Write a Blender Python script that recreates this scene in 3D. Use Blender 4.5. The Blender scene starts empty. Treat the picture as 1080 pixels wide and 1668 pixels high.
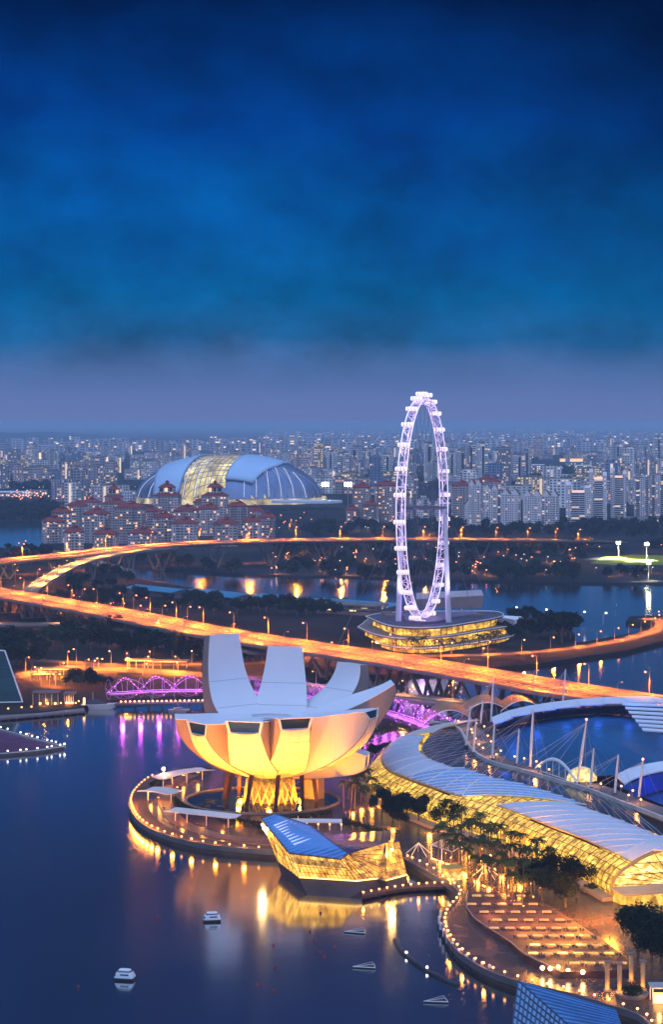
import bpy, math, random
from mathutils import Vector, Matrix
C = bpy.context.scene.collection
S = bpy.context.scene
R = math.radians
PI = math.pi
rng = random.Random(11)

# ------------------------------------------------------------------ camera
FPX, CXP, HZ, HC = 3200.0, 540.0, 690.0, 150.0      # focal length in photo pixels, horizon row, eye height (m)
cd = bpy.data.cameras.new('camera'); cam = bpy.data.objects.new('camera', cd); C.objects.link(cam)
cam.location = (0, 0, HC); cam.rotation_euler = (R(90), 0, 0)
cd.lens = FPX / 1668 * 36; cd.sensor_width = 36; cd.sensor_fit = 'AUTO'
cd.shift_y = -(834 - HZ) / 1668; cd.clip_start = 1; cd.clip_end = 300000
S.camera = cam

# ------------------------------------------------------------------ sky and light
w = bpy.data.worlds.new('World'); S.world = w; w.use_nodes = True
nt = w.node_tree; N = nt.nodes; L = nt.links
for n in list(N): N.remove(n)
def srgb(r, g, b):
    f = lambda c: (c / 255 / 12.92) if c <= 10.31 else ((c / 255 + .055) / 1.055) ** 2.4
    return (f(r), f(g), f(b), 1)
def wn(t, **k):
    n = N.new(t)
    for a, b in k.items(): setattr(n, a, b)
    return n
def wmath(op, a, b=None, c=None, clamp=False):
    n = N.new('ShaderNodeMath'); n.operation = op; n.use_clamp = clamp
    for i, x in enumerate((a, b, c)):
        if x is None: continue
        if isinstance(x, (int, float)): n.inputs[i].default_value = x
        else: L.new(x, n.inputs[i])
    return n.outputs[0]
def wsmooth(v, lo, hi):
    n = N.new('ShaderNodeMapRange'); n.interpolation_type = 'SMOOTHSTEP'
    L.new(v, n.inputs[0]); n.inputs[1].default_value = lo; n.inputs[2].default_value = hi
    return n.outputs[0]
def wmix(f, a, b, bt='MIX'):
    n = N.new('ShaderNodeMix'); n.data_type = 'RGBA'; n.blend_type = bt
    for i, x in ((0, f), (6, a), (7, b)):
        if isinstance(x, (int, float)): n.inputs[i].default_value = x
        elif isinstance(x, tuple): n.inputs[i].default_value = x
        else: L.new(x, n.inputs[i])
    return n.outputs[2]
tc = wn('ShaderNodeTexCoord'); sep = wn('ShaderNodeSeparateXYZ'); L.new(tc.outputs['Generated'], sep.inputs[0])
sx, sy, sz = sep.outputs
ramp = wn('ShaderNodeValToRGB'); cr = ramp.color_ramp
stops = [(0.0, srgb(104, 114, 170)), (.0120, srgb(94, 116, 173)), (.028, srgb(72, 108, 164)), (.042, srgb(26, 96, 153)),
         (.066, srgb(0, 94, 156)), (.105, srgb(0, 84, 158)), (.15, srgb(0, 60, 138)), (.215, srgb(0, 27, 76)), (.34, srgb(3, 40, 100))]
zz = wmath('MULTIPLY', sz, 1.0); zc = wmath('MAXIMUM', zz, 0.0)
nz = wn('ShaderNodeTexNoise'); mp = wn('ShaderNodeMapping'); mp.inputs['Scale'].default_value = (9, 9, 18)
L.new(tc.outputs['Generated'], mp.inputs[0]); L.new(mp.outputs[0], nz.inputs['Vector'])
nz.inputs['Scale'].default_value = 1.0; nz.inputs['Detail'].default_value = 5; nz.inputs['Roughness'].default_value = .55
nd = wmath('SUBTRACT', nz.outputs['Fac'], .5)
zw = wmath('ADD', zc, wmath('MULTIPLY', nd, wmath('MINIMUM', wmath('MULTIPLY', zc, .9), .06)))
L.new(wmath('MULTIPLY', zw, 1 / .34), ramp.inputs[0])
cr.elements[0].position = 0; cr.elements[0].color = stops[0][1]
cr.elements[1].position = 1; cr.elements[1].color = stops[-1][1]
for p, c in stops[1:-1]:
    e = cr.elements.new(p / .34); e.color = c
# broad soft cloud patches, lighter teal in the middle of the sky
nz2 = wn('ShaderNodeTexNoise'); mp2 = wn('ShaderNodeMapping'); mp2.inputs['Scale'].default_value = (13, 13, 20); mp2.inputs['Location'].default_value = (3.1, .4, 1.7)
L.new(tc.outputs['Generated'], mp2.inputs[0]); L.new(mp2.outputs[0], nz2.inputs['Vector'])
nz2.inputs['Scale'].default_value = 1.0; nz2.inputs['Detail'].default_value = 6; nz2.inputs['Roughness'].default_value = .62
cl = wmath('MULTIPLY_ADD', nz2.outputs['Fac'], 1.9, .05)
gain = wn('ShaderNodeCombineXYZ'); [L.new(cl, gain.inputs[i]) for i in range(3)]
front = wmix(wmath('MULTIPLY', wsmooth(zc, .01, .05), 1.0), ramp.outputs[0], wmix(1.0, ramp.outputs[0], gain.outputs[0], 'MULTIPLY'))
xf = wmath('SUBTRACT', 1.0, wmath('MULTIPLY', wsmooth(sx, .02, .17), wmath('MULTIPLY', wsmooth(zc, .0, .12), .42)))
xg = wn('ShaderNodeCombineXYZ'); [L.new(xf, xg.inputs[i]) for i in range(3)]
front = wmix(1.0, front, xg.outputs[0], 'MULTIPLY')
dome = wmix(wsmooth(sz, .3, .75), (.03, .12, .36, 1), (.40, .62, 1.15, 1))
fwd = wmix(wsmooth(sz, .34, .62), front, dome)
rear = wmix(wsmooth(sz, .12, .55), (.33, .32, .50, 1), (.48, .68, 1.18, 1))
sky = wmix(wsmooth(sy, .55, -.35), fwd, rear)
bg = wn('ShaderNodeBackground'); L.new(sky, bg.inputs[0]); bg.inputs[1].default_value = 1.0
out = wn('ShaderNodeOutputWorld'); L.new(bg.outputs[0], out.inputs[0])

sd = bpy.data.lights.new('sun', 'SUN'); sun = bpy.data.objects.new('sun', sd); C.objects.link(sun)
sd.energy = .35; sd.angle = R(40); sd.color = (.72, .82, 1.0)
sun.rotation_euler = (R(48), 0, R(-28))            # afterglow of the set sun, behind the viewer

S.view_settings.view_transform = 'Standard'; S.view_settings.look = 'None'
S.view_settings.exposure = 0; S.view_settings.gamma = 1
cy = S.cycles
cy.max_bounces = 6; cy.diffuse_bounces = 2; cy.glossy_bounces = 3; cy.transmission_bounces = 3; cy.volume_bounces = 2
cy.sample_clamp_indirect = 3; cy.sample_clamp_direct = 0; cy.use_denoising = True
cy.caustics_reflective = False; cy.caustics_refractive = False

# ------------------------------------------------------------------ helpers
def G(px, py, z=0.0):
    d = FPX * (HC - z) / (py - HZ)
    return Vector(((px - CXP) * d / FPX, d, z))
def Q(px, py, d):
    return Vector(((px - CXP) * d / FPX, d, HC - (py - HZ) * d / FPX))
def scr(p):
    return (CXP + p[0] * FPX / p[1], HZ + (HC - p[2]) * FPX / p[1])
def V(*a): return Vector(a)
def catmull(P, n=6):
    P = [Vector(p) for p in P]; o = []
    for i in range(len(P) - 1):
        a = P[i - 1] if i else 2 * P[0] - P[1]; b, c = P[i], P[i + 1]
        d = P[i + 2] if i + 2 < len(P) else 2 * P[-1] - P[-2]
        for k in range(n):
            t = k / n
            o.append(.5 * ((2 * b) + (c - a) * t + (2 * a - 5 * b + 4 * c - d) * t * t + (3 * b - a - 3 * c + d) * t ** 3))
    o.append(P[-1]); return o
def resample(P, step):
    o = [P[0].copy()]; left = step
    for a, b in zip(P, P[1:]):
        l = (b - a).length; pos = 0
        while l - pos >= left:
            pos += left; o.append(a.lerp(b, pos / l)); left = step
        left -= l - pos
    return o
def perp(P, i):
    a = P[max(i - 1, 0)]; b = P[min(i + 1, len(P) - 1)]
    t = (b - a); t.z = 0; t.normalize()
    return Vector((t.y, -t.x, 0)), t

class MB:
    def __init__(s): s.v = []; s.f = []; s.mi = []; s.smooth = False
    def add(s, vs, fs, m=0):
        n = len(s.v); s.v += [tuple(v) for v in vs]; s.f += [[i + n for i in f] for f in fs]; s.mi += [m] * len(fs); return s
    def box(s, c, d, rz=0, m=0):
        x, y, z = d[0] / 2, d[1] / 2, d[2] / 2; k, q = math.cos(rz), math.sin(rz)
        vs = [(c[0] + k * a - q * b, c[1] + q * a + k * b, c[2] + e) for e in (-z, z) for a, b in ((-x, -y), (x, -y), (x, y), (-x, y))]
        return s.add(vs, [(3, 2, 1, 0), (4, 5, 6, 7), (0, 1, 5, 4), (1, 2, 6, 5), (2, 3, 7, 6), (3, 0, 4, 7)], m)
    def prism(s, pts, z0, z1, m=0, top=True, bottom=True):
        n = len(pts); area = sum(pts[i][0] * pts[(i + 1) % n][1] - pts[(i + 1) % n][0] * pts[i][1] for i in range(n))
        if area < 0: pts = list(reversed(pts))
        vs = [(p[0], p[1], z0) for p in pts] + [(p[0], p[1], z1) for p in pts]
        fs = [(i, (i + 1) % n, n + (i + 1) % n, n + i) for i in range(n)]
        if top: fs.append(tuple(range(n, 2 * n)))
        if bottom: fs.append(tuple(reversed(range(n))))
        return s.add(vs, fs, m)
    def tube(s, P, r, n=6, m=0, cap=True):
        P = [Vector(p) for p in P]; vs = []; fs = []; prev = None
        for i, p in enumerate(P):
            t = (P[min(i + 1, len(P) - 1)] - P[max(i - 1, 0)]).normalized()
            u = t.cross(Vector((0, 0, 1))) if abs(t.z) < .95 else t.cross(Vector((1, 0, 0)))
            u.normalize()
            if prev and u.dot(prev) < 0: u = -u
            prev = u; w_ = t.cross(u); rr = r[i] if isinstance(r, (list, tuple)) else r
            vs += [p + (u * math.cos(2 * PI * k / n + PI / n) + w_ * math.sin(2 * PI * k / n + PI / n)) * rr for k in range(n)]
        for i in range(len(P) - 1):
            fs += [(i * n + k, i * n + (k + 1) % n, (i + 1) * n + (k + 1) % n, (i + 1) * n + k) for k in range(n)]
        if cap: fs += [tuple(reversed(range(n))), tuple(range((len(P) - 1) * n, len(P) * n))]
        return s.add(vs, fs, m)
    def loft(s, rings, close=True, cap=False, m=0):
        n = len(rings[0]); vs = [p for r_ in rings for p in r_]; fs = []
        for i in range(len(rings) - 1):
            for k in range(n if close else n - 1):
                fs.append((i * n + k, i * n + (k + 1) % n, (i + 1) * n + (k + 1) % n, (i + 1) * n + k))
        if cap: fs += [tuple(reversed(range(n))), tuple(range((len(rings) - 1) * n, len(rings) * n))]
        return s.add(vs, fs, m)
    def ball(s, c, r, n=8, m=0, sz=1.0):
        rings = []
        for i in range(1, n // 2):
            a = -PI / 2 + PI * i / (n // 2)
            rings.append([(c[0] + r * math.cos(a) * math.cos(2 * PI * k / n), c[1] + r * math.cos(a) * math.sin(2 * PI * k / n), c[2] + r * sz * math.sin(a)) for k in range(n)])
        b = len(s.v); s.loft(rings, True, False, m)
        q = len(rings) * n; s.v += [(c[0], c[1], c[2] - r * sz), (c[0], c[1], c[2] + r * sz)]
        for k in range(n):
            s.f.append([b + q, b + (k + 1) % n, b + k]); s.f.append([b + q + 1, b + q - n + k, b + q - n + (k + 1) % n]); s.mi += [m, m]
        return s
    def build(s, name, mat, parent=None):
        me = bpy.data.meshes.new(name); org = V(0, 0, 0)
        if parent:
            r_ = parent
            while r_.parent: r_ = r_.parent
            org = r_.location
        me.from_pydata([(v[0] - org[0], v[1] - org[1], v[2] - org[2]) for v in s.v], [], s.f)
        for mt in (mat if isinstance(mat, (list, tuple)) else [mat]): me.materials.append(mt)
        if isinstance(mat, (list, tuple)): me.polygons.foreach_set('material_index', s.mi)
        if s.smooth: me.polygons.foreach_set('use_smooth', [True] * len(me.polygons))
        me.update()
        o = bpy.data.objects.new(name, me); C.objects.link(o)
        if parent: o.parent = parent
        return o
def tag(o, label=None, cat=None, group=None, kind=None):
    if label: o['label'] = label
    if cat: o['category'] = cat
    if group: o['group'] = group
    if kind: o['kind'] = kind
    return o
def thing(name, label, cat, loc=(0, 0, 0), group=None, rz=0):
    o = bpy.data.objects.new(name, None); C.objects.link(o); o.location = loc; o.rotation_euler = (0, 0, rz); o.empty_display_size = .5
    return tag(o, label, cat, group)
def struct(name, mb, mat): return tag(mb.build(name, mat), kind='structure')
def dup(root, loc, rz=0, label=None, group=None, sc=1.0):
    r_ = root.copy(); C.objects.link(r_); r_.location = loc; r_.rotation_euler = (0, 0, rz); r_.scale = (sc, sc, sc)
    if label: r_['label'] = label
    if group: r_['group'] = group
    for ch in list(root.children):
        c = ch.copy(); C.objects.link(c); c.parent = r_
        for g in list(ch.children):
            d = g.copy(); C.objects.link(d); d.parent = c
    return r_
ONES = 'first second third fourth fifth sixth seventh eighth ninth tenth eleventh twelfth thirteenth fourteenth fifteenth sixteenth seventeenth eighteenth nineteenth'.split()
TENS = {2: 'twent', 3: 'thirt', 4: 'fort', 5: 'fift', 6: 'sixt', 7: 'sevent', 8: 'eight', 9: 'ninet'}
def nth(i):
    i += 1
    if i < 20: return ONES[i - 1]
    if i >= 100: return 'hundred and ' + nth(i - 101) if i > 100 else 'hundredth'
    t, u = divmod(i, 10)
    return TENS[t] + 'ieth' if u == 0 else TENS[t] + 'y-' + ONES[u - 1]
def lamp_light(name, kind, loc, energy, col, parent=None, target=None, size=1.0, spot=120, blend=.6):
    d = bpy.data.lights.new(name, kind); o = bpy.data.objects.new(name, d); C.objects.link(o)
    d.energy = energy; d.color = col
    if kind in ('POINT', 'SPOT'): d.shadow_soft_size = size
    if kind == 'SPOT': d.spot_size = R(spot); d.spot_blend = blend
    o.location = loc
    if target is not None:
        o.rotation_euler = (Vector(target) - Vector(loc)).to_track_quat('-Z', 'Y').to_euler()
    if parent:
        r_ = parent
        o.parent = parent; o.location = Vector(loc) - r_.location
    return o

# ------------------------------------------------------------------ materials
_mc = {}
def nodes_of(name):
    m = bpy.data.materials.new(name); m.use_nodes = True
    t = m.node_tree; b = next(n for n in t.nodes if n.type == 'BSDF_PRINCIPLED')
    return m, t, b
def Mt(name, col, rough=.6, metal=0.0, var=.18, vs=.15, emit=None, es=0.0, spec=.2, bump=0.0):
    if name in _mc: return _mc[name]
    m, t, b = nodes_of(name); n = t.nodes; l = t.links
    b.inputs['Roughness'].default_value = rough; b.inputs['Metallic'].default_value = metal; b.inputs['Specular IOR Level'].default_value = spec
    c4 = tuple(col) + (1,) if len(col) == 3 else col
    if var > 0:
        tc_ = n.new('ShaderNodeTexCoord'); z = n.new('ShaderNodeTexNoise'); z.inputs['Scale'].default_value = vs; z.inputs['Detail'].default_value = 5
        l.new(tc_.outputs['Object'], z.inputs['Vector'])
        mx = n.new('ShaderNodeMix'); mx.data_type = 'RGBA'
        mr = n.new('ShaderNodeMapRange'); mr.inputs[1].default_value = .3; mr.inputs[2].default_value = .7; l.new(z.outputs['Fac'], mr.inputs[0])
        l.new(mr.outputs[0], mx.inputs[0])
        mx.inputs[6].default_value = tuple(min(1, x * (1 - var)) for x in c4[:3]) + (1,); mx.inputs[7].default_value = tuple(min(1, x * (1 + var)) for x in c4[:3]) + (1,)
        l.new(mx.outputs[2], b.inputs['Base Color'])
        if bump:
            bp = n.new('ShaderNodeBump'); bp.inputs['Strength'].default_value = bump; bp.inputs['Distance'].default_value = .3
            l.new(z.outputs['Fac'], bp.inputs['Height']); l.new(bp.outputs[0], b.inputs['Normal'])
    else: b.inputs['Base Color'].default_value = c4
    if emit:
        b.inputs['Emission Color'].default_value = tuple(emit) + (1,); b.inputs['Emission Strength'].default_value = es
    _mc[name] = m; return m
def mnode(t):
    n = t.nodes; l = t.links
    def f(op, a, b=None, clamp=False):
        k = n.new('ShaderNodeMath'); k.operation = op; k.use_clamp = clamp
        for i, x in enumerate((a, b)):
            if x is None: continue
            if isinstance(x, (int, float)): k.inputs[i].default_value = x
            else: l.new(x, k.inputs[i])
        return k.outputs[0]
    return f
def facade(name, wall, cw=3.4, ch=3.2, lit=.18, litcol=(1, .62, .2), es=2.0, glass=(.05, .07, .11), wallvar=.35, win=(.22, .8, .3, .82)):
    """painted wall with rows of window openings; some rooms have their lamps on"""
    if name in _mc: return _mc[name]
    m, t, b = nodes_of(name); n = t.nodes; l = t.links; f = mnode(t)
    tc_ = n.new('ShaderNodeTexCoord'); sp = n.new('ShaderNodeSeparateXYZ'); l.new(tc_.outputs['Object'], sp.inputs[0])
    oi = n.new('ShaderNodeObjectInfo')
    u = f('ADD', f('ADD', sp.outputs[0], sp.outputs[1]), f('MULTIPLY', oi.outputs['Random'], 91.0))
    cu = f('DIVIDE', u, cw); cv = f('DIVIDE', sp.outputs[2], ch)
    fu = f('FRACT', cu); fv = f('FRACT', cv); iu = f('FLOOR', cu); iv = f('FLOOR', cv)
    ge = n.new('ShaderNodeNewGeometry'); s2 = n.new('ShaderNodeSeparateXYZ'); l.new(ge.outputs['Normal'], s2.inputs[0])
    side = f('LESS_THAN', f('ABSOLUTE', s2.outputs[2]), .5)
    msk = f('MULTIPLY', f('MULTIPLY', f('GREATER_THAN', fu, win[0]), f('LESS_THAN', fu, win[1])), f('MULTIPLY', f('GREATER_THAN', fv, win[2]), f('LESS_THAN', fv, win[3])))
    msk = f('MULTIPLY', msk, side)
    cb = n.new('ShaderNodeCombineXYZ'); l.new(iu, cb.inputs[0]); l.new(iv, cb.inputs[1]); l.new(f('MULTIPLY', oi.outputs['Random'], 37.0), cb.inputs[2])
    wh = n.new('ShaderNodeTexWhiteNoise'); l.new(cb.outputs[0], wh.inputs['Vector'])
    on = f('MULTIPLY', f('LESS_THAN', wh.outputs['Value'], lit), msk)
    cb2 = n.new('ShaderNodeCombineXYZ'); l.new(f('FLOOR', f('DIVIDE', cu, 2.0)), cb2.inputs[0]); l.new(oi.outputs['Random'], cb2.inputs[1])
    wh2 = n.new('ShaderNodeTexWhiteNoise'); l.new(cb2.outputs[0], wh2.inputs['Vector'])
    wv = n.new('ShaderNodeMix'); wv.data_type = 'RGBA'; l.new(wh2.outputs['Value'], wv.inputs[0])
    wv.inputs[6].default_value = tuple(x * (1 - wallvar) for x in wall) + (1,); wv.inputs[7].default_value = tuple(min(1, x * (1 + wallvar * .6)) for x in wall) + (1,)
    mx = n.new('ShaderNodeMix'); mx.data_type = 'RGBA'; l.new(msk, mx.inputs[0]); l.new(wv.outputs[2], mx.inputs[6]); mx.inputs[7].default_value = tuple(glass) + (1,)
    l.new(mx.outputs[2], b.inputs['Base Color'])
    mc = n.new('ShaderNodeMix'); mc.data_type = 'RGBA'; l.new(wh.outputs['Color'], mc.inputs[0]); mc.inputs[6].default_value = tuple(litcol) + (1,); mc.inputs[7].default_value = (1, .92, .75, 1)
    l.new(mc.outputs[2], b.inputs['Emission Color']); l.new(f('MULTIPLY', on, es), b.inputs['Emission Strength'])
    b.inputs['Roughness'].default_value = .5; b.inputs['Specular IOR Level'].default_value = .2
    _mc[name] = m; return m
def litglass(name, col, es, scale=.25, lo=.15, hi=1.6, hot=(1, .8, .35), base=(.12, .09, .04), stretch=(1, 1, 1), rough=.15):
    """glass wall of a lamp-lit room: patchy warm light from inside"""
    if name in _mc: return _mc[name]
    m, t, b = nodes_of(name); n = t.nodes; l = t.links; f = mnode(t)
    tc_ = n.new('ShaderNodeTexCoord'); mp_ = n.new('ShaderNodeMapping'); mp_.inputs['Scale'].default_value = stretch
    l.new(tc_.outputs['Object'], mp_.inputs[0])
    z = n.new('ShaderNodeTexNoise'); z.inputs['Scale'].default_value = scale; z.inputs['Detail'].default_value = 6; z.inputs['Roughness'].default_value = .68
    l.new(mp_.outputs[0], z.inputs['Vector'])
    vo = n.new('ShaderNodeTexVoronoi'); vo.inputs['Scale'].default_value = scale * 1.7; l.new(mp_.outputs[0], vo.inputs['Vector'])
    mr = n.new('ShaderNodeMapRange'); mr.inputs[1].default_value = .36; mr.inputs[2].default_value = .68; mr.inputs[3].default_value = lo; mr.inputs[4].default_value = hi
    l.new(z.outputs['Fac'], mr.inputs[0])
    spr = n.new('ShaderNodeSeparateColor'); l.new(vo.outputs['Color'], spr.inputs[0])
    k = f('MULTIPLY', mr.outputs[0], f('ADD', f('MULTIPLY', spr.outputs[0], .7), .55))
    mc = n.new('ShaderNodeMix'); mc.data_type = 'RGBA'; l.new(f('MULTIPLY', k, .5, True), mc.inputs[0]); mc.inputs[6].default_value = tuple(col) + (1,); mc.inputs[7].default_value = tuple(hot) + (1,)
    l.new(mc.outputs[2], b.inputs['Emission Color']); l.new(f('MULTIPLY', k, es), b.inputs['Emission Strength'])
    b.inputs['Base Color'].default_value = tuple(base) + (1,); b.inputs['Roughness'].default_value = rough; b.inputs['Specular IOR Level'].default_value = .15
    _mc[name] = m; return m
def roadmat(name, col, trail_streak, rough=.75, lanes=0):
    """carriageway: traffic light trails painted into the colour as long warm bands along the lanes (uv.x across, uv.y along)"""
    if name in _mc: return _mc[name]
    m, t, b = nodes_of(name); n = t.nodes; l = t.links
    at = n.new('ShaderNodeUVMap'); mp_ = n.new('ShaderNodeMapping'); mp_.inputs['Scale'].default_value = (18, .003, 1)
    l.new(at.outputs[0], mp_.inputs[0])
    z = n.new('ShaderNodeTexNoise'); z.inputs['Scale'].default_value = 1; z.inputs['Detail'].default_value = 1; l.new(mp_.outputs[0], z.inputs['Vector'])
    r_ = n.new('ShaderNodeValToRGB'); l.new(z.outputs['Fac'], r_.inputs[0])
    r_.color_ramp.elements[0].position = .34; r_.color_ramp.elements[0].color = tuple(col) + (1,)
    r_.color_ramp.elements[1].position = .68; r_.color_ramp.elements[1].color = tuple(trail_streak) + (1,)  # pale warm end paints the glow of light trails into the asphalt
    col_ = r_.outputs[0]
    if lanes:
        f = mnode(t); sp = n.new('ShaderNodeSeparateXYZ'); l.new(at.outputs[0], sp.inputs[0])
        fu = f('FRACT', f('MULTIPLY', sp.outputs[0], float(lanes))); ln = f('ADD', f('LESS_THAN', fu, .05), f('GREATER_THAN', fu, .95), True)
        ds = f('LESS_THAN', f('FRACT', f('DIVIDE', sp.outputs[1], 12.0)), .75)
        ed = f('GREATER_THAN', f('ABSOLUTE', f('SUBTRACT', sp.outputs[0], .5)), .5 - .6 / lanes)
        mk = f('MULTIPLY', ln, f('MAXIMUM', ds, ed)); mx = n.new('ShaderNodeMix'); mx.data_type = 'RGBA'
        l.new(mk, mx.inputs[0]); l.new(col_, mx.inputs[6]); mx.inputs[7].default_value = (.75, .7, .55, 1); col_ = mx.outputs[2]  # lane lines, made wide and bright to carry painted light trails too
    l.new(col_, b.inputs['Base Color']); b.inputs['Roughness'].default_value = rough; b.inputs['Specular IOR Level'].default_value = .08
    _mc[name] = m; return m
EM = lambda name, col, es: Mt(name, (.8, .8, .8), .4, var=0, emit=col, es=es)
bulb_w = EM('warm_bulb', (1, .34, .05), 6.5); bulb_o = EM('sodium_bulb', (1, .20, .018), 5.5); bulb_c = EM('white_bulb', (1, .88, .66), 5)
bulb_y = EM('amber_bulb', (1, .42, .05), 5); bulb_p = EM('purple_bulb', (.72, .08, .95), 3.5); bulb_pk = EM('pink_bulb', (1, .18, .7), 3.5); bulb_r = EM('red_bulb', (1, .12, .04), 10)
bulb_fl = EM('flood_bulb', (1, .95, .6), 30)
steel = Mt('painted_steel', (.45, .45, .48), .45, .2); dsteel = Mt('dark_steel', (.10, .10, .12), .5, .3); white = Mt('white_paint', (.78, .79, .82), .45, var=.06)
conc = Mt('concrete', (.21, .18, .165), .85, var=.25, vs=.08); dconc = Mt('dark_concrete', (.13, .12, .13), .85, var=.3, vs=.1)
soil = Mt('dark_ground', (.035, .036, .03), .95, var=.5, vs=.02); lawn = Mt('lawn', (.04, .075, .02), .95, var=.4, vs=.05)
leafd = Mt('leaf_dark', (.012, .021, .010), .9, var=.6, vs=.25, spec=.04); leafm = Mt('leaf_mid', (.020, .032, .012), .9, var=.55, vs=.3, spec=.04); leafp = Mt('palm_leaf', (.035, .05, .014), .8, var=.5, vs=.4, spec=.06)
bark = Mt('bark', (.14, .10, .07), .9, var=.3, vs=1)
redtile = Mt('red_tile', (.26, .05, .04), .8, var=.3, vs=.3); cream = Mt('cream_wall', (.50, .45, .44), .8, var=.12)
# ------------------------------------------------------------------ setting: water, land
def watermat():
    m, t, b = nodes_of('bay_water'); n = t.nodes; l = t.links
    b.inputs['Base Color'].default_value = (.60, .62, .60, 1); b.inputs['Metallic'].default_value = 1.0
    tc_ = n.new('ShaderNodeTexCoord'); mp_ = n.new('ShaderNodeMapping'); mp_.inputs['Scale'].default_value = (.06, .10, .1); l.new(tc_.outputs['Object'], mp_.inputs[0])
    z = n.new('ShaderNodeTexNoise'); z.inputs['Scale'].default_value = 1; z.inputs['Detail'].default_value = 5; l.new(mp_.outputs[0], z.inputs['Vector'])
    mr = n.new('ShaderNodeMapRange'); mr.inputs[1].default_value = .3; mr.inputs[2].default_value = .7; mr.inputs[3].default_value = .10; mr.inputs[4].default_value = .14
    z2 = n.new('ShaderNodeTexNoise'); z2.inputs['Scale'].default_value = .012; l.new(tc_.outputs['Object'], z2.inputs['Vector']); l.new(z2.outputs['Fac'], mr.inputs[0]); l.new(mr.outputs[0], b.inputs['Roughness'])
    bp = n.new('ShaderNodeBump'); bp.inputs['Strength'].default_value = .035; bp.inputs['Distance'].default_value = .6; l.new(z.outputs['Fac'], bp.inputs['Height']); l.new(bp.outputs[0], b.inputs['Normal'])
    return m
struct('water', MB().add([(-9000, 100, 0), (9000, 100, 0), (9000, 9000, 0), (-9000, 9000, 0)], [(0, 1, 2, 3)]), watermat())
ZN, ZS, ZM = 1.8, 2.2, 2.6
north = [G(x, y, ZN) for x, y in [(-900, 846), (-100, 846), (40, 848), (84, 852), (80, 872), (64, 887), (100, 893), (150, 904), (210, 921), (300, 930), (400, 936), (560, 938), (640, 941), (740, 944), (900, 948), (1080, 949), (1500, 951)]]
struct('ground', MB().prism([(p.x, p.y) for p in north] + [(9000, 2200), (10000, 90000), (-10000, 90000), (-9000, 3000)], -1, ZN), Mt('far_ground', (.024, .025, .028), .95, var=.6, vs=.008, spec=.03))
south = [G(x, y, ZS) for x, y in [(-500, 891), (0, 892), (60, 897), (140, 915), (200, 938), (300, 955), (400, 968), (560, 974), (650, 990), (740, 1000), (850, 1003), (922, 1015), (938, 1034), (905, 1050), (960, 1044), (1040, 1029), (1060, 1020), (1042, 1014), (1020, 1012), (1026, 1004), (1080, 1002), (1400, 998),
                                      (1400, 1020), (1080, 1044), (1020, 1060), (960, 1068), (880, 1080), (800, 1087), (700, 1095), (600, 1100), (520, 1105), (430, 1120), (330, 1132), (250, 1136), (180, 1141), (130, 1152), (60, 1160), (0, 1163), (-500, 1168)]]
struct('land', MB().prism([(p.x, p.y) for p in south], -1, ZS), Mt('bay_ground', (.030, .024, .022), .95, var=.55, vs=.02, spec=.03))
edge_px = [(340, 1246), (290, 1252), (245, 1266), (220, 1285), (210, 1303), (214, 1322), (228, 1340), (252, 1354), (290, 1367), (340, 1377), (400, 1383), (440, 1386), (520, 1389), (600, 1391), (640, 1393), (668, 1405), (700, 1423), (735, 1443), (748, 1455), (742, 1468), (728, 1484), (722, 1502), (726, 1522), (742, 1546), (770, 1568), (810, 1588), (870, 1606), (940, 1622), (1000, 1640), (1050, 1660), (1075, 1705)]
edge = catmull([G(x, y, ZM) for x, y in edge_px], 4)
mbs = [(p.x, p.y) for p in edge] + [(G(x, y, ZM).x, G(x, y, ZM).y) for x, y in [(1300, 1760), (1900, 1500), (1700, 1180), (1080, 1146), (900, 1150), (800, 1150), (770, 1165), (735, 1194), (680, 1192), (640, 1191), (600, 1206), (540, 1222), (450, 1236)]]
pav = Mt('wet_paving', (.085, .055, .045), .25, var=.4, vs=.12, bump=.15, spec=.22)
struct('promenade', MB().prism(mbs, -1, ZM), pav)
# lower boardwalk band along the water's edge and its kerb
def band(P, o0, o1, z0, z1, m=None):
    mb = MB(); rings = []
    for i, p in enumerate(P):
        n_, t_ = perp(P, i); a = p + n_ * o0; b = p + n_ * o1
        rings.append([(a.x, a.y, z0), (b.x, b.y, z0), (b.x, b.y, z1), (a.x, a.y, z1)])
    mb.loft(rings, True, True); return mb
wood = Mt('boardwalk_wood', (.065, .04, .034), .6, var=.35, vs=.5)
isl = edge[4:48]
struct('boardwalk', band(isl, -7.0, -.4, 2.55, 2.75), wood)
struct('quay_kerb', band(edge[4:], -.35, .25, 1.2, 2.95), dconc)
struct('upper_path', band(isl[2:42], -17.0, -11.0, 2.5, 2.8), Mt('rose_paving', (.15, .085, .07), .5, var=.25, vs=.2))

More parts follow.
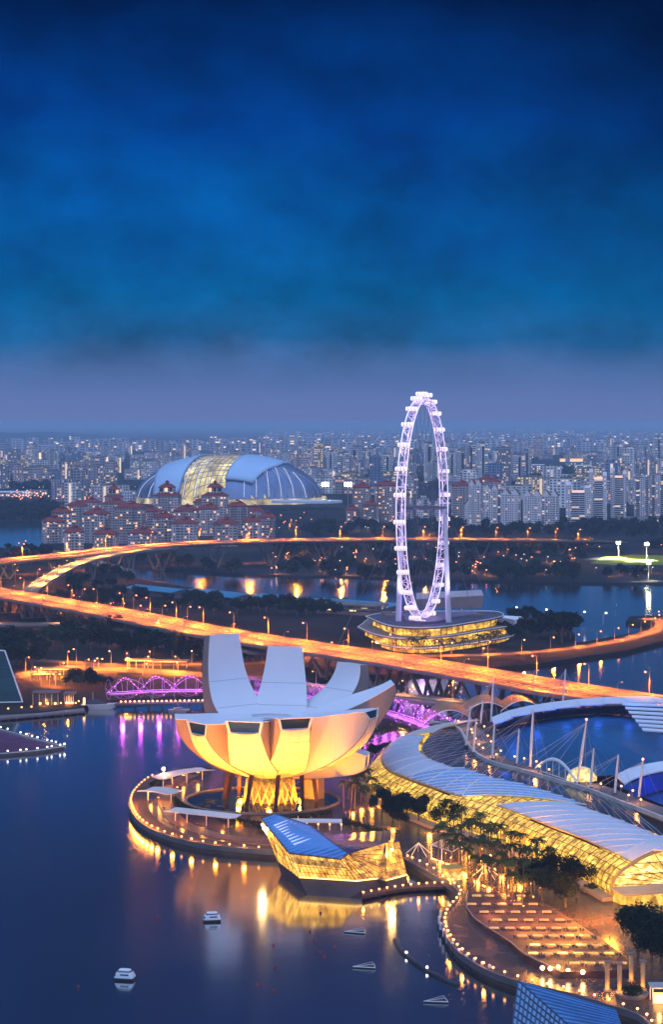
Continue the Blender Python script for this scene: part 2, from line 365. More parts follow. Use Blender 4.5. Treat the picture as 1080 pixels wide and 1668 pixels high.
# ------------------------------------------------------------------ carriageways
def ribbon(name, P, wd, mat, parent=None, dz=0.0):
    vs = []; uv = []; d = 0; fs = []
    for i, p in enumerate(P):
        n_, t_ = perp(P, i)
        if i: d += (p - P[i - 1]).length
        for k in (-.5, .5):
            vs.append(p + n_ * (wd * k) + V(0, 0, dz)); uv.append((k + .5, d))
        if i: fs.append((2 * i - 2, 2 * i, 2 * i + 1, 2 * i - 1)) if False else fs.append((2 * i - 2, 2 * i - 1, 2 * i + 1, 2 * i))
    o = MB().add(vs, fs).build(name, mat, parent); me = o.data; ul = me.uv_layers.new(name='UVMap')
    for lp in me.loops: ul.data[lp.index].uv = uv[lp.vertex_index]
    return o
asph = roadmat('light_trail_asphalt', (.035, .022, .018), (.19, .14, .09), lanes=10); asph6 = roadmat('flyover_asphalt', (.06, .04, .03), (.22, .16, .10), lanes=8); asph2 = roadmat('pale_asphalt', (.16, .12, .08), (.36, .28, .18), lanes=2)
def viaduct(name, label, P, wd, deck_t=2.6, mat=asph, barrier_h=1.1, group=None, lanes=4):
    mid = P[len(P) // 2]
    t = thing(name, label, 'bridge', (mid.x, mid.y, 0), group)
    rings = []
    for i, p in enumerate(P):
        n_, _ = perp(P, i); h = wd / 2
        rings.append([p + n_ * h, p + n_ * (h - .2) + V(0, 0, -1.0), p + n_ * h * .45 + V(0, 0, -deck_t), p - n_ * h * .45 + V(0, 0, -deck_t), p - n_ * (h - .2) + V(0, 0, -1.0), p - n_ * h])
    MB().loft(rings, True, True).build('deck', conc, t)
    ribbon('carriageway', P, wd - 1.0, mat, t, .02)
    for s in (-1, 1):
        rr = []
        for i, p in enumerate(P):
            n_, _ = perp(P, i); a = p + n_ * s * (wd / 2 - .45); b = p + n_ * s * (wd / 2 + .05)
            rr.append([a + V(0, 0, -.2), b + V(0, 0, -.2), b + V(0, 0, barrier_h), a + V(0, 0, barrier_h)])
        MB().loft(rr, True, True).build('parapet', conc, t)
    rr = []
    if lanes >= 4:
        for i, p in enumerate(P):
            n_, _ = perp(P, i); rr.append([p - n_ * .3 + V(0, 0, .04), p + n_ * .3 + V(0, 0, .04), p + n_ * .2 + V(0, 0, .9), p - n_ * .2 + V(0, 0, .9)])
        MB().loft(rr, True, True).build('median_barrier', conc, t)
    return t
def vpier(t, P, i, wd, deck_t, base=0.0, spread=7, legs=2):
    p = P[i]; n_, tt = perp(P, i); mb = MB()
    mb.box((p.x, p.y, base + .9), (wd * .5, 5, 1.8), math.atan2(n_.y, n_.x))
    for s in (-1, 1):
        for k in ((-.28, .28) if legs == 2 else (-.36, -.12, .12, .36)):
            a = V(p.x, p.y, base + 1.2) + n_ * wd * k * .8 + tt * s * 1.0; b = p + n_ * wd * k + tt * s * spread - V(0, 0, deck_t - .1)
            mb.tube([a, b], [1.25, .95], 4)
    mb.build('pier', conc, t)

ZB = 16.0
mainP = catmull([G(x, y, ZB) for x, y in [(-160, 946), (-60, 957.5), (0, 967), (100, 984), (200, 1002), (330, 1028), (498, 1055), (640, 1076), (803, 1104), (900, 1121), (1000, 1136), (1080, 1148), (1200, 1165), (1330, 1180)]], 6)
mainB = viaduct('highway_bridge', 'wide orange-lit highway bridge on concrete piers running behind the white lotus-shaped museum', mainP, 39, 2.8, lanes=10)
_r = resample(mainP, 46.0)
for i in range(2, len(_r) - 1): vpier(mainB, _r, i, 36, 2.8, -.5 if i > 9 else 1.0, 8, 4)
farP = catmull([G(x, y, z) for x, y, z in [(-140, 929, 18), (0, 914, 19), (100, 904.5, 22), (200, 893, 25), (300, 885.5, 27), (400, 881.5, 28), (500, 879.5, 28), (600, 878.5, 27), (700, 878.5, 25), (800, 879, 22), (915, 880, 17), (1000, 882, 10)]], 6)
farB = viaduct('flyover', 'long curved far flyover on tall forked piers in front of the red-roofed apartments', farP, 42, 3.2, asph6, .6, lanes=6)
_r = resample(farP, 62.0)
for i in range(2, len(_r) - 2): vpier(farB, _r, i, 34, 3.2, .5, 11, 2)
rampP = catmull([G(x, y, z) for x, y, z in [(285, 892.5, 27), (230, 897.5, 25.5), (180, 905, 23), (140, 914, 20), (110, 925, 17), (82, 940, 13), (62, 953, 10), (48, 963, 8)]], 6)
rampB = viaduct('slip_road', 'pale yellow-lit curved slip road branching down from the far flyover', rampP, 15, 2.0, asph2, lanes=2)
_r = resample(rampP, 55.0)
for i in range(1, len(_r) - 2): vpier(rampB, _r, i, 12, 2.0, 1.0, 5, 2)
lowP = catmull([G(x, y, z) for x, y, z in [(-120, 1014, 8), (0, 1018, 8), (80, 1017.5, 8), (150, 1019, 8.5), (220, 1026, 9), (290, 1036, 10), (340, 1044, 11), (420, 1062, 12)]], 6)
lowB = viaduct('side_viaduct', 'narrow lower viaduct running beside the near edge of the wide highway bridge', lowP, 13, 1.8, asph2, lanes=2)
_r = resample(lowP, 36.0)
for i in range(1, len(_r) - 1): vpier(lowB, _r, i, 10, 1.8, 1.0, 3, 2)
# bayfront road bridge beyond the purple footbridge
bayP = catmull([G(x, y, 9) for x, y in [(430, 1112), (560, 1126), (660, 1137), (740, 1146), (800, 1150)]], 6)
bayB = viaduct('road_bridge', 'low pale road bridge beside the purple-lit spiral footbridge', bayP, 17, 1.8, asph2, lanes=4)
_r = resample(bayP, 40.0)
for i in range(1, len(_r) - 1): vpier(bayB, _r, i, 12, 1.8, -.5, 3, 2)
# streets on the land west of the wheel and on the far bank
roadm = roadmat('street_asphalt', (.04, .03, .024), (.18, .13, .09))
def street(P, wd, z):
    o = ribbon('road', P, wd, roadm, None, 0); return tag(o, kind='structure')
st1 = catmull([G(x, y, 2.28) for x, y in [(-120, 1106), (0, 1103), (60, 1096), (110, 1087), (180, 1089), (240, 1093), (330, 1099), (430, 1105)]], 6); street(st1, 20, 0)
st2 = catmull([G(x, y, 2.34) for x, y in [(60, 1075), (120, 1079), (200, 1083), (290, 1082), (420, 1080), (560, 1066), (700, 1068), (800, 1066), (900, 1059), (1000, 1045), (1068, 1027), (1080, 1018), (1072, 1009), (1040, 1008)]], 6); street(st2, 12, 0)

# ------------------------------------------------------------------ street lamps
def lamp_proto(h, head, bulb, arm=2.2, poler=.16, nm='street_lamp'):
    t = thing(nm, 'x', 'street lamp', (0, 0, 0))
    MB().tube([(0, 0, 0), (0, 0, h * .92), (arm * .35, 0, h), (arm, 0, h)], [poler * 1.3, poler, poler * .8, poler * .7], 5).build('pole', Mt('lamp_pole', (.30, .25, .22), .6), t)
    o = MB().ball((arm, 0, h - head * .3), head, 8, 0, .8); o.build('lamp_head', bulb, t)
    return t
def row_labels(items, fmt):
    """sort by place in the picture, left to right, and give each its own label"""
    items.sort(key=lambda o: scr(o.location)[0])
    for i, o in enumerate(items): o['label'] = fmt.format(nth(i))
PR = {}
def lamps(key, pts, fmt, group, h, head, bulb, light=0, col=(1, .42, .1), rz=0, every=1, spot=150, nm='street_lamp', arm=2.2):
    its = []
    for k, p in enumerate(pts):
        if key not in PR: PR[key] = lamp_proto(h, head, bulb, arm, nm=nm); t = PR[key]; t.location = p; t.rotation_euler = (0, 0, rz); t['group'] = group
        else: t = dup(PR[key], p, rz, None, group)
        its.append(t)
        if light and k % every == 0: LATER.append((t, h, light, col, spot, arm, rz))
    row_labels(its, fmt); return its
LATER = []
# along the far edge of the wide bridge
def along(P, step, off, start=0, end=None):
    Q_ = resample(P, step); o = []
    for i in range(start, len(Q_) if end is None else min(end, len(Q_))):
        n_, t_ = perp(Q_, i); o.append((Q_[i] + n_ * off, math.atan2(n_.y, n_.x)))
    return o
def lamps_along(key, P, step, off, fmt, group, h, head, bulb, light, col, start=0, end=None, spot=150):
    its = []
    for p, a in along(P, step, off, start, end):
        rz = a if off < 0 else a + PI
        if key not in PR: PR[key] = lamp_proto(h, head, bulb, 3.0); t = PR[key]; t.location = p; t.rotation_euler = (0, 0, rz); t['group'] = group
        else: t = dup(PR[key], p, rz, None, group)
        its.append(t)
        if light: LATER.append((t, h, light, col, spot, 3.0, rz))
    row_labels(its, fmt)
OR = (1, .20, .008)
lamps_along('bridge', mainP, 42, -18.8, 'orange street lamp, {} from left along the far parapet of the highway', 'street lamps on the wide highway bridge', 12, .55, bulb_o, 210000, OR, 1, None)
lamps_along('bridge_dim', mainP, 56, 18.8, 'slender lamp post, {} from left along the near parapet of the highway', 'lamp posts on the near edge of the wide highway bridge', 11, .25, bulb_o, 180000, OR, 2, None)  # near posts given added orange light in place of the traffic's glow
lamps_along('flyover', farP, 52, -19.5, 'orange street lamp, {} from the left along the far flyover', 'street lamps on the far flyover', 13, .7, bulb_o, 620000, (1, .22, .015), 2, None)
lamps_along('slip', rampP, 45, -6.5, 'yellow street lamp, {} from the left along the curved slip road', 'street lamps on the slip road', 9, .35, bulb_w, 120000, (1, .45, .09), 1, None)
lamps_along('low', lowP, 50, -5.6, 'short street lamp, {} from the left along the narrow lower viaduct', 'street lamps on the lower viaduct', 8, .4, bulb_o, 80000, (1, .32, .03), 0, None)
lamps_along('st1', st1, 34, -9, 'orange street lamp, {} from left along the street behind the dock', 'street lamps on the waterside street', 9, .5, bulb_o, 150000, (1, .24, .012), 1, None)
lamps_along('st2', st2, 26, -5.2, 'amber street lamp, {} from left along the street below the wheel', 'street lamps on the street below the wheel', 8, .5, bulb_w, 46000, (1, .26, .02), 1, None)
lamps_along('bay', bayP, 30, -8, 'small street lamp, {} from the left on the low pale road bridge', 'street lamps on the low road bridge', 8, .3, bulb_w, 16000, (1, .4, .12), 0, None)
# white and amber lamps scattered through the park west of the wheel
pk = [(133, 981), (152, 1005), (175, 1006), (197, 1006), (217, 992), (224, 1010), (264, 1010), (305, 1012), (38, 896), (27, 900), (10, 1000), (62, 905), (78, 926), (60, 946), (92, 940), (20, 937), (24, 948), (115, 992), (75, 1000)]
lamps('park', [G(x, y, ZS) for x, y in pk], 'orange park lamp, {} from left among trees between the two highways', 'park lamps between the two bridges', 11, .62, bulb_o, 16000, OR)
pk = [(948, 1016), (983, 1018), (886, 1012), (837, 1008)]
lamps('white', [G(x, y, ZS) for x, y in pk], 'bright white lamp, {} from left by the marina basin', 'white lamps by the marina basin', 9, .8, bulb_c, 5000, (1, .93, .8))
pk = [(138, 1093), (148, 1095), (152, 1091), (160, 1092), (232, 1100), (282, 1098), (235, 1088), (97, 1099), (60, 1108), (50, 1106), (66, 1117), (80, 1118), (90, 1118)]
lamps('drop', [G(x, y, ZS) for x, y in pk], 'amber lamp, {} from the left around the forecourt behind the dock', 'forecourt lamps behind the dock', 7, .5, bulb_w, 30000, (1, .26, .02))
# far bank: paths through the dark woods
far = []
for _ in range(150):
    x = rng.uniform(440, 1090); y = rng.choice([rng.uniform(902, 940), rng.uniform(918, 938), rng.uniform(890, 938)])
    if 940 < x and 900 < y < 932: continue
    far.append(G(x, y, ZN))
for _ in range(26): far.append(G(rng.uniform(560, 910), rng.uniform(852, 868), ZN))
for _ in range(14): far.append(G(rng.uniform(430, 515), rng.uniform(840, 870), ZN))
kind3 = [('farw', bulb_w, .55, 'warm'), ('farc', bulb_c, .42, 'white'), ('faro', bulb_o, .65, 'orange')]
grp = {k[0]: [] for k in kind3}
for p in far:
    k = rng.choice(kind3)
    if k[0] not in PR: PR[k[0]] = lamp_proto(6, k[2], k[1], 1.2); t = PR[k[0]]; t.location = p; t['group'] = k[3] + ' path lamps in the far park'
    else: t = dup(PR[k[0]], p, 0, None, k[3] + ' path lamps in the far park')
    grp[k[0]].append(t)
    if rng.random() < .3: LATER.append((t, 6, 24000, (1, .36, .06), 160, 1.2, 0))
for k in kind3: row_labels(grp[k[0]], k[3] + ' path lamp, {} such from left in the park across the river')
# city side lamps at the left beyond the basin
its = []
for _ in range(70):
    p = G(rng.choice([rng.uniform(0, 105), rng.uniform(100, 200)]), rng.uniform(806, 822), ZN)
    t = dup(PR['faro'], p, 0, None, 'orange lamps of the far yard', 1.7); its.append(t)
row_labels(its, 'orange yard lamp, {} from left in the strip left of the stadium')
for t, h, e, col, spot, arm, rz in LATER:
    lamp_light('lamp_glow', 'SPOT', t.location + V(math.cos(rz) * arm, math.sin(rz) * arm, h - 1.2), e, col, None, t.location + V(math.cos(rz) * arm * 2.2, math.sin(rz) * arm * 2.2, 0), .8, spot, .5)
# ------------------------------------------------------------------ lotus-shaped museum
MC = G(440, 1304, ZM)
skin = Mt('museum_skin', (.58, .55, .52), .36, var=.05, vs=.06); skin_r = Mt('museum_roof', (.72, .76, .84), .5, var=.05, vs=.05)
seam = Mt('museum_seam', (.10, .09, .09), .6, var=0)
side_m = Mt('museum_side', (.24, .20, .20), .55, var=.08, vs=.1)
skyl = Mt('museum_skylight', (.02, .04, .05), .06, var=0, spec=.9)
museum = thing('museum', 'white lotus-shaped museum with ten curved petals over a glowing golden bowl', 'museum', MC)
def bez(a, b, c, d, t):
    u = 1 - t; return a * u ** 3 + 3 * b * u * u * t + 3 * c * u * t * t + d * t ** 3
# azimuth, tip radius, tip height, tip half width (outer, inner), root half width, tip thickness, cap lean
PET = [(129, 36.5, 64.5, 5.6, 7.2, 13.6, 6.2, 'tall'), (80, 35, 59, 5.4, 7.0, 12.6, 5.4, 'tall'), (40, 46, 52.5, 5.6, 6.9, 12.2, 5.6, 'tall'), (9, 50, 45.0, 2.6, 3.6, 9.5, 4.6, 'reach'),
       (332, 45.5, 38.0, 3.4, 6.0, 11.0, 3.0, 'wide'), (347, 38.5, 22.0, 3.8, 4.6, 6.5, 5.0, 'low'),
       (287, 35.5, 35.6, 5.8, 6.9, 10, 4.4, 'front'), (256, 35.5, 34.2, 6.4, 7.4, 10.5, 4.6, 'front'), (222, 36, 32.0, 4.9, 6.4, 10.2, 4.8, 'front'), (186, 36.5, 31.4, 4.6, 6.6, 10.5, 4.6, 'front')]
for az, rt, zt, wo, wi, wr, th, kind in PET:
    a = R(az); e = V(math.cos(a), math.sin(a), 0); s = V(-math.sin(a), math.cos(a), 0); up = V(0, 0, 1)
    n = 26; OL = []; OR_ = []; IL = []; IR = []
    for k in range(n + 1):
        t = k / n
        z1 = 12.3
        if kind == 'tall':
            ro = bez(4, 15, rt + 3, rt, t); zo = bez(z1, z1, 25, zt, t)
            ri = bez(6, 20, rt - 6, rt - th, t); zi = bez(34, 34, 40, zt + .6, t)
            hw = wr + (wo - wr) * t ** 1.15; hi_ = wr * .98 + (wi - wr * .98) * t ** 1.3
            hw = min(hw, 1.4 + ro * .36)
        elif kind == 'reach':
            ro = bez(4, 15, rt - 6, rt, t); zo = bez(z1, z1, 25, zt, t)
            ri = bez(6, 20, rt - 14, rt - 1.2, t); zi = bez(33, 34, 39.5, zt + th * .55, t)
            hw = min(wr + (wo - wr) * t, 1.4 + ro * .36); hi_ = wr * .8 + (wi - wr * .8) * t
        elif kind == 'low':
            ro = bez(3, 18, rt - 2, rt, t); zo = bez(z1, z1, 13.5, zt - th, t)
            ri = bez(6, 16, rt - 6, rt + .6, t); zi = bez(24, 25, 25, zt, t)
            hw = min(wr + (wo - wr) * t, 1.4 + ro * .33); hi_ = hw * 1.05
        else:
            ro = bez(4, 14, rt - 4.5 + (kind == 'front') * .5, rt, t); zo = bez(z1, z1 + .3, 20.5, zt, t)
            ri = bez(7, 16, rt - 8, rt + (.6 if kind == 'front' else -1.0), t); zi = bez(35.6, 36.0, zt + th - .7, zt + th, t)
            hw = min(wr + (wo - wr) * t ** 1.2, 1.4 + ro * .355); hi_ = min(wr + (wi - wr) * t, 1.5 + ri * .34) if kind == 'front' else wr + (wi - wr) * t
        c0 = MC + e * ro + up * (zo - MC.z); c1 = MC + e * ri + up * (zi - MC.z)
        bank = 2.7 * math.sin(PI * t) ** 1.6 + .8 * t if kind == 'reach' else 0
        OL.append(c0 + s * hw + up * bank * .5); OR_.append(c0 - s * hw); IL.append(c1 + s * hi_ + up * bank); IR.append(c1 - s * hi_)
    N1 = n + 1
    def sh(o, i, f): return o.lerp(i, f)
    mb = MB(); vs = OL + OR_
    mid = [(a_ + b_) / 2 + e * .35 * math.sin(min(1, k / n * 1.1) * PI / 2) - up * .25 for k, (a_, b_) in enumerate(zip(OL, OR_))]
    vs = OL + mid + OR_
    mb.add(vs, [(k, k + 1, N1 + k + 1, N1 + k) for k in range(n)] + [(N1 + k, N1 + k + 1, 2 * N1 + k + 1, 2 * N1 + k) for k in range(n)])
    mb.smooth = True; pt = mb.build('petal', skin, museum)
    # upper (inner) face, edge lip standing proud
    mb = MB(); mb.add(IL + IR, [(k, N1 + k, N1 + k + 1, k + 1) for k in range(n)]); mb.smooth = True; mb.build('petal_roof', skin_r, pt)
    mb = MB()
    mb.add(OL + IL, [(k, N1 + k, N1 + k + 1, k + 1) for k in range(n)]); mb.add(OR_ + IR, [(k, k + 1, N1 + k + 1, N1 + k) for k in range(n)])
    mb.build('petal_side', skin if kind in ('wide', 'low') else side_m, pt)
    # tip cap: frame and skylight pane set back
    q = [OL[-1], OR_[-1], IR[-1], IL[-1]]; ctr = sum(q, V(0, 0, 0)) / 4
    nrm = (q[1] - q[0]).cross(q[3] - q[0]).normalized()
    if nrm.dot(e + up * .3) < 0: nrm = -nrm
    inn = [ctr + (p - ctr) * .86 for p in q]
    mb = MB(); mb.add(q + inn, [(i, (i + 1) % 4, 4 + (i + 1) % 4, 4 + i) for i in range(4)])
    mb.add([p for p in inn] + [p - nrm * .5 for p in inn], [(i, (i + 1) % 4, 4 + (i + 1) % 4, 4 + i) for i in range(4)])
    mb.build('window_frame', white, pt)
    MB().add([p - nrm * .45 for p in inn], [(0, 1, 2, 3)]).build('skylight', skyl, pt)
    mb = MB()
    for P in (OL, OR_): mb.tube([p + (p - MC).normalized() * .05 for p in P], .13, 4)
    mb.build('edge_seam', seam, pt)
    mb = MB()
    for f in (.2, .36, .5, .64, .78, .9):
        k = int(n * f); off = -e * .0 - up * .05; o3 = (mid[k] - MC - up * 20); o3 = o3.normalized() * .07; mb.tube([OL[k] + o3, mid[k] + o3, OR_[k] + o3], .055, 4, cap=False)
    for f in (.33, .67):
        q_ = [(OL[k].lerp(mid[k], f * 2) if f < .5 else mid[k].lerp(OR_[k], f * 2 - 1)) for k in range(3, n + 1)]; mb.tube([p + (p - MC - up * 20).normalized() * .07 for p in q_], .05, 4, cap=False)
    mb.build('panel_joint', Mt('skin_joint', (.34, .33, .34), .6, var=0), pt)
    mb = MB()
    for P in (IL, IR): mb.tube([p for p in P[1:]], .22, 4)
    mb.build('roof_edge', white, pt)
    if kind == 'tall':
        mb = MB()
        for f in (.42, .7):
            k = int(n * f); mb.tube([IL[k] + up * .03, IR[k] + up * .03], .07, 4)
        mb.build('panel_joint', side_m, pt)
# inner dish, round rim of the roof well
mb = MB(); rings = []
for r_, z in [(2.2, 12.8), (8, 13.2), (14, 15.6), (19, 19.6), (22.5, 24.5), (24, 30), (24, 34.6)]:
    rings.append([MC + V(r_ * math.cos(k * PI / 24), r_ * math.sin(k * PI / 24), z - MC.z) for k in range(48)])
mb.loft(rings); mb.smooth = True; mb.build('bowl', skin, museum)
mb = MB(); rings = []
for r_, z in [(24, 34.6), (16, 35.0), (9.4, 35.0), (9.0, 35.0), (8.8, 32.0), (5, 31.0), (.4, 30.6)]:
    rings.append([MC + V(r_ * math.cos(k * PI / 24), r_ * math.sin(k * PI / 24), z - MC.z) for k in range(48)])
mb.loft(rings); mb.build('roof_well', skin_r, museum)
ring = [MC + V(9.3 * math.cos(k * PI / 24), 9.3 * math.sin(k * PI / 24), 35.3 - MC.z) for k in range(49)]
MB().tube(ring, .3, 6, cap=False).build('oculus_rim', white, museum)
# columns and lattice
colm = Mt('bronze_column', (.04, .022, .015), .5, .3)
for k in range(10):
    a = R(18 + 36 * k + 8); b = a + R(5)
    p0 = MC + V(18.5 * math.cos(a), 18.5 * math.sin(a), 0); p1 = MC + V(16.5 * math.cos(b), 16.5 * math.sin(b), 15.6 - MC.z + .6)
    mb = MB(); mb.tube([p0, p1], [1.0, 1.25], 4); mb.build('column', colm, museum)
latt = Mt('gold_lattice', (.75, .55, .22), .4, .2)
for k in range(20):
    a = 2 * PI * k / 20
    for sgn in (-1, 1):
        b = a + sgn * 2 * PI / 20
        MB().tube([MC + V(10.5 * math.cos(a), 10.5 * math.sin(a), .1), MC + V(9.2 * math.cos(b), 9.2 * math.sin(b), 8.6)], .30, 5).build('lattice_strut', latt, museum)
core = litglass('museum_lobby_glass', (1, .40, .03), .55, .5, .2, 1.5, (1, .6, .12))
mb = MB(); mb.loft([[MC + V(7.2 * math.cos(k * PI / 12), 7.2 * math.sin(k * PI / 12), z) for k in range(24)] for z in (.1, 8.4)]); mb.build('lobby', core, museum)
# stair tower behind right
tw = MC + V(17, 6, 0); MB().prism([(tw.x + 4.5 * math.cos(k * PI / 4 + .4), tw.y + 4.5 * math.sin(k * PI / 4 + .4)) for k in range(8)], ZM, 12, 0).build('lift_tower', Mt('warm_stone', (.40, .30, .22), .7), museum)
# pond ring and planting ring around it
pondm = Mt('pond_water', (.006, .02, .035), .09, var=0)
mb = MB(); rr = []
for r_, z in [(30, 2.72), (12.5, 2.72)]: rr.append([MC + V(r_ * math.cos(k * PI / 30) - (3 if r_ > 20 else 0), r_ * .92 * math.sin(k * PI / 30), z - MC.z) for k in range(60)])
mb.loft(rr); struct('pond_water', mb, pondm)
mb = MB(); rr = []
for r_, z in [(30.6, 2.6), (30.6, 3.3), (29.6, 3.3), (29.6, 2.6)]: rr.append([MC + V(r_ * math.cos(k * PI / 30) - 3, r_ * .92 * math.sin(k * PI / 30), z - MC.z) for k in range(60)])
mb.loft(rr); tag(mb.build('pond_kerb', conc), kind='structure')
# low floating planters in the pond
padm = Mt('lily_pad', (.03, .05, .02), .7, var=.5, vs=1); its = []
for k in range(26):
    a = rng.uniform(0, 2 * PI); rd = rng.uniform(19.8, 27)
    c = MC + V(rd * math.cos(a) - 2, rd * .9 * math.sin(a), .14); n_ = 9; r0 = rng.uniform(.9, 2.2)
    o = MB().prism([(c.x + r0 * rng.uniform(.75, 1.1) * math.cos(q * 2 * PI / n_), c.y + r0 * rng.uniform(.75, 1.1) * math.sin(q * 2 * PI / n_)) for q in range(n_)], c.z, c.z + .12).build('lily_bed', padm)
    o['__c'] = scr(c)[0]; its.append(o)
    tag(o, 'x', 'water lilies', 'lily beds in the museum pond')
its.sort(key=lambda o: o['__c'])
for i, o in enumerate(its): o['label'] = f'dark floating lily bed, {nth(i)} from the left in the pond under the museum'; del o['__c']
# floodlights on the pond's edge aimed up at the bowl
def floodlight(p, target, e, col, label, group, spot=110, size=1.2, bulb=bulb_y, sc=1.0):
    t = thing('floodlight', label, 'floodlight', p, group)
    d = (Vector(target) - Vector(p)).normalized(); b = Vector(p) + V(0, 0, .8)
    MB().tube([Vector(p), b], .12, 5).build('stand', dsteel, t)
    MB().tube([b - d * .3, b + d * .35], [.3, .5], 8).build('housing', dsteel, t)
    MB().tube([b + d * .36, b + d * .40], .4, 8).build('lens', bulb, t)
    lamp_light('flood_beam', 'SPOT', b + d * .7, e, col, None, target, size, spot, .8)
    return t
its = []
for az in (150, 180, 205, 228, 250, 272, 294, 315, 338, 5, 40):
    a = R(az); p = MC + V(43 * math.cos(a) - 1, 43 * math.sin(a), .1); tg = MC + V(29 * math.cos(a), 29 * math.sin(a), 27)
    e = {205: 80000, 228: 95000, 250: 360000, 272: 130000, 294: 105000, 315: 110000, 338: 110000}.get(az, 60000)
    its.append(floodlight(p, tg, e, (1, .29, .02), 'x', 'floodlights around the museum pond', 95))
row_labels(its, 'low amber floodlight, {} from left on the paving around the museum pond')
for k in range(6):
    a = R(30 + 60 * k); lamp_light('underbowl_lamp', 'POINT', MC + V(14 * math.cos(a), 14 * math.sin(a), 2.0), 20000, (1, .27, .01), None, None, .8)

# ------------------------------------------------------------------ crystal pavilions on the water
gold = litglass('crystal_glass', (1, .30, .008), 1.35, .28, .06, 2.0, (1, .52, .07), (.16, .11, .04), (1, 1, 1.3), .12)
gold_hi = litglass('crystal_glass_bright', (1, .36, .012), 1.7, .35, .30, 2.0, (1, .56, .1), (.2, .14, .05), (1, 1, .6), .12)
gold_lo = litglass('crystal_glass_dim', (1, .34, .02), .6, .5, .06, 2.0, (1, .7, .2), (.12, .08, .03), (1, 1, .8), .12)
blue_roof = Mt('blue_metal_roof', (.10, .36, .78), .38, .15, var=.10, vs=.25)
hullm = Mt('dark_hull', (.045, .04, .05), .45, var=.2)
pvl = thing('crystal_pavilion', 'boat-shaped crystal pavilion with blue ridged roof and gold glowing glass on the water', 'pavilion', G(545, 1440, 0))
A = Q(425, 1334, 668); B = Q(447, 1326, 676); Cc = Q(505, 1345, 672); D_ = Q(567, 1391, 640); E = Q(555, 1400, 628); Fp = Q(471, 1390, 632)
hz = 3.6
def at(px, py, z): return G(px, py, z)
bow = at(452, 1404, hz); w1 = at(487, 1431, hz); w2 = at(581, 1437, hz); w3 = at(615, 1433, hz); w4 = at(629, 1436, hz); w5 = at(663, 1427, hz)
T1 = Q(628, 1373, 644); T2 = Q(650, 1371, 658); T3 = Q(640, 1352, 700); T0 = Q(535, 1360, 690)
# hull
hull_t = [bow, w1, w2, w3, w4, w5, at(650, 1410, hz), at(560, 1380, hz), at(470, 1388, hz)]
hull_b = [at(458, 1424, 0), at(500, 1458, 0), at(570, 1463, 0), at(622, 1452, 0), at(640, 1456, 0), at(667, 1446, 0), at(652, 1424, 0), at(565, 1396, 0), at(478, 1402, 0)]
mb = MB(); mb.loft([[(p.x, p.y, -.6) for p in hull_b], hull_b, hull_t], True, True); mb.build('hull', hullm, pvl)
def onq(q, a, b):  # bilinear on A-Fp-E-D style quads
    return q[0].lerp(q[1], a).lerp(q[3].lerp(q[2], a), b)
def facets(name, polys, mat):
    mb = MB()
    for p in polys:
        if len(p) == 4: mb.loft([[onq(p, i / 8, j / 8) for j in range(9)] for i in range(9)], False)
        else: mb.add(p, [tuple(range(len(p)))])
    return mb.build(name, mat, pvl)
up = V(0, 0, .25)
bow2 = bow + up; u1 = w1 + up; u2 = w2 + up; u3 = w3 + up; u4 = w4 + up; u5 = w5 + up
glass_parts = [('bow_glass', [[A, bow2, u1, Fp]], gold_hi), ('side_glass', [[Fp, u1, u2, E]], gold_hi), ('facet_glass', [[E, u2, u3, D_]], gold),
               ('facet_glass', [[D_, u3, T1]], gold), ('facet_glass', [[u3, u4, T1]], gold), ('end_glass', [[T1, u4, u5, T2]], gold),
               ('back_glass', [[T2, u5, hull_t[6], T3]], gold_lo), ('back_glass', [[A, B, hull_t[8], bow2], [B, Cc, T0, hull_t[7], hull_t[8]], [T0, T3, hull_t[6], hull_t[7]]], gold_lo)]
gp = {}
for nm, polys, m_ in glass_parts: gp.setdefault(nm, []).append(facets(nm, polys, m_))
rf = facets('blue_roof', [[A, Fp, E, D_, Cc, B]], blue_roof)
facets('dark_roof', [[Cc, D_, T1, T0], [T0, T1, T2, T3]], Mt('violet_glass_roof', (.10, .07, .14), .18, .2, var=.5, vs=.15))
# roof ridges and a bank of white roof lights
nr = (Fp - A).cross(D_ - A).normalized(); nr = nr if nr.z > 0 else -nr
mb = MB(); quad = [A, Fp, E, D_]
LF = [A.lerp(Fp, k / 14) for k in range(1, 15)] + [Fp.lerp(E, k / 6) for k in range(1, 6)]
RF = [B.lerp(Cc, k / 8) for k in range(1, 9)] + [Cc.lerp(D_, k / 11) for k in range(1, 12)]
for a, b in zip(LF, RF[:len(LF)]): mb.tube([a + nr * .12, b + nr * .12], .16, 4)
mb.build('roof_ridge', Mt('blue_ridge', (.06, .22, .55), .4, .1), rf)
for k in range(9):
    a = LF[3 + k]; b = RF[3 + k]
    MB().tube([a.lerp(b, .22) + nr * .34, a.lerp(b, .78) + nr * .34], .26, 4).build('roof_light', Mt('lit_rooflight', (.8, .82, .86), .4, var=0, emit=(.75, .8, 1), es=.5), rf)
mb = MB()
for P in ([A, Fp, E, D_], [A, B, Cc, D_]): mb.tube([p + nr * .05 for p in P], .3, 4)
mb.build('eaves', dsteel, pvl)
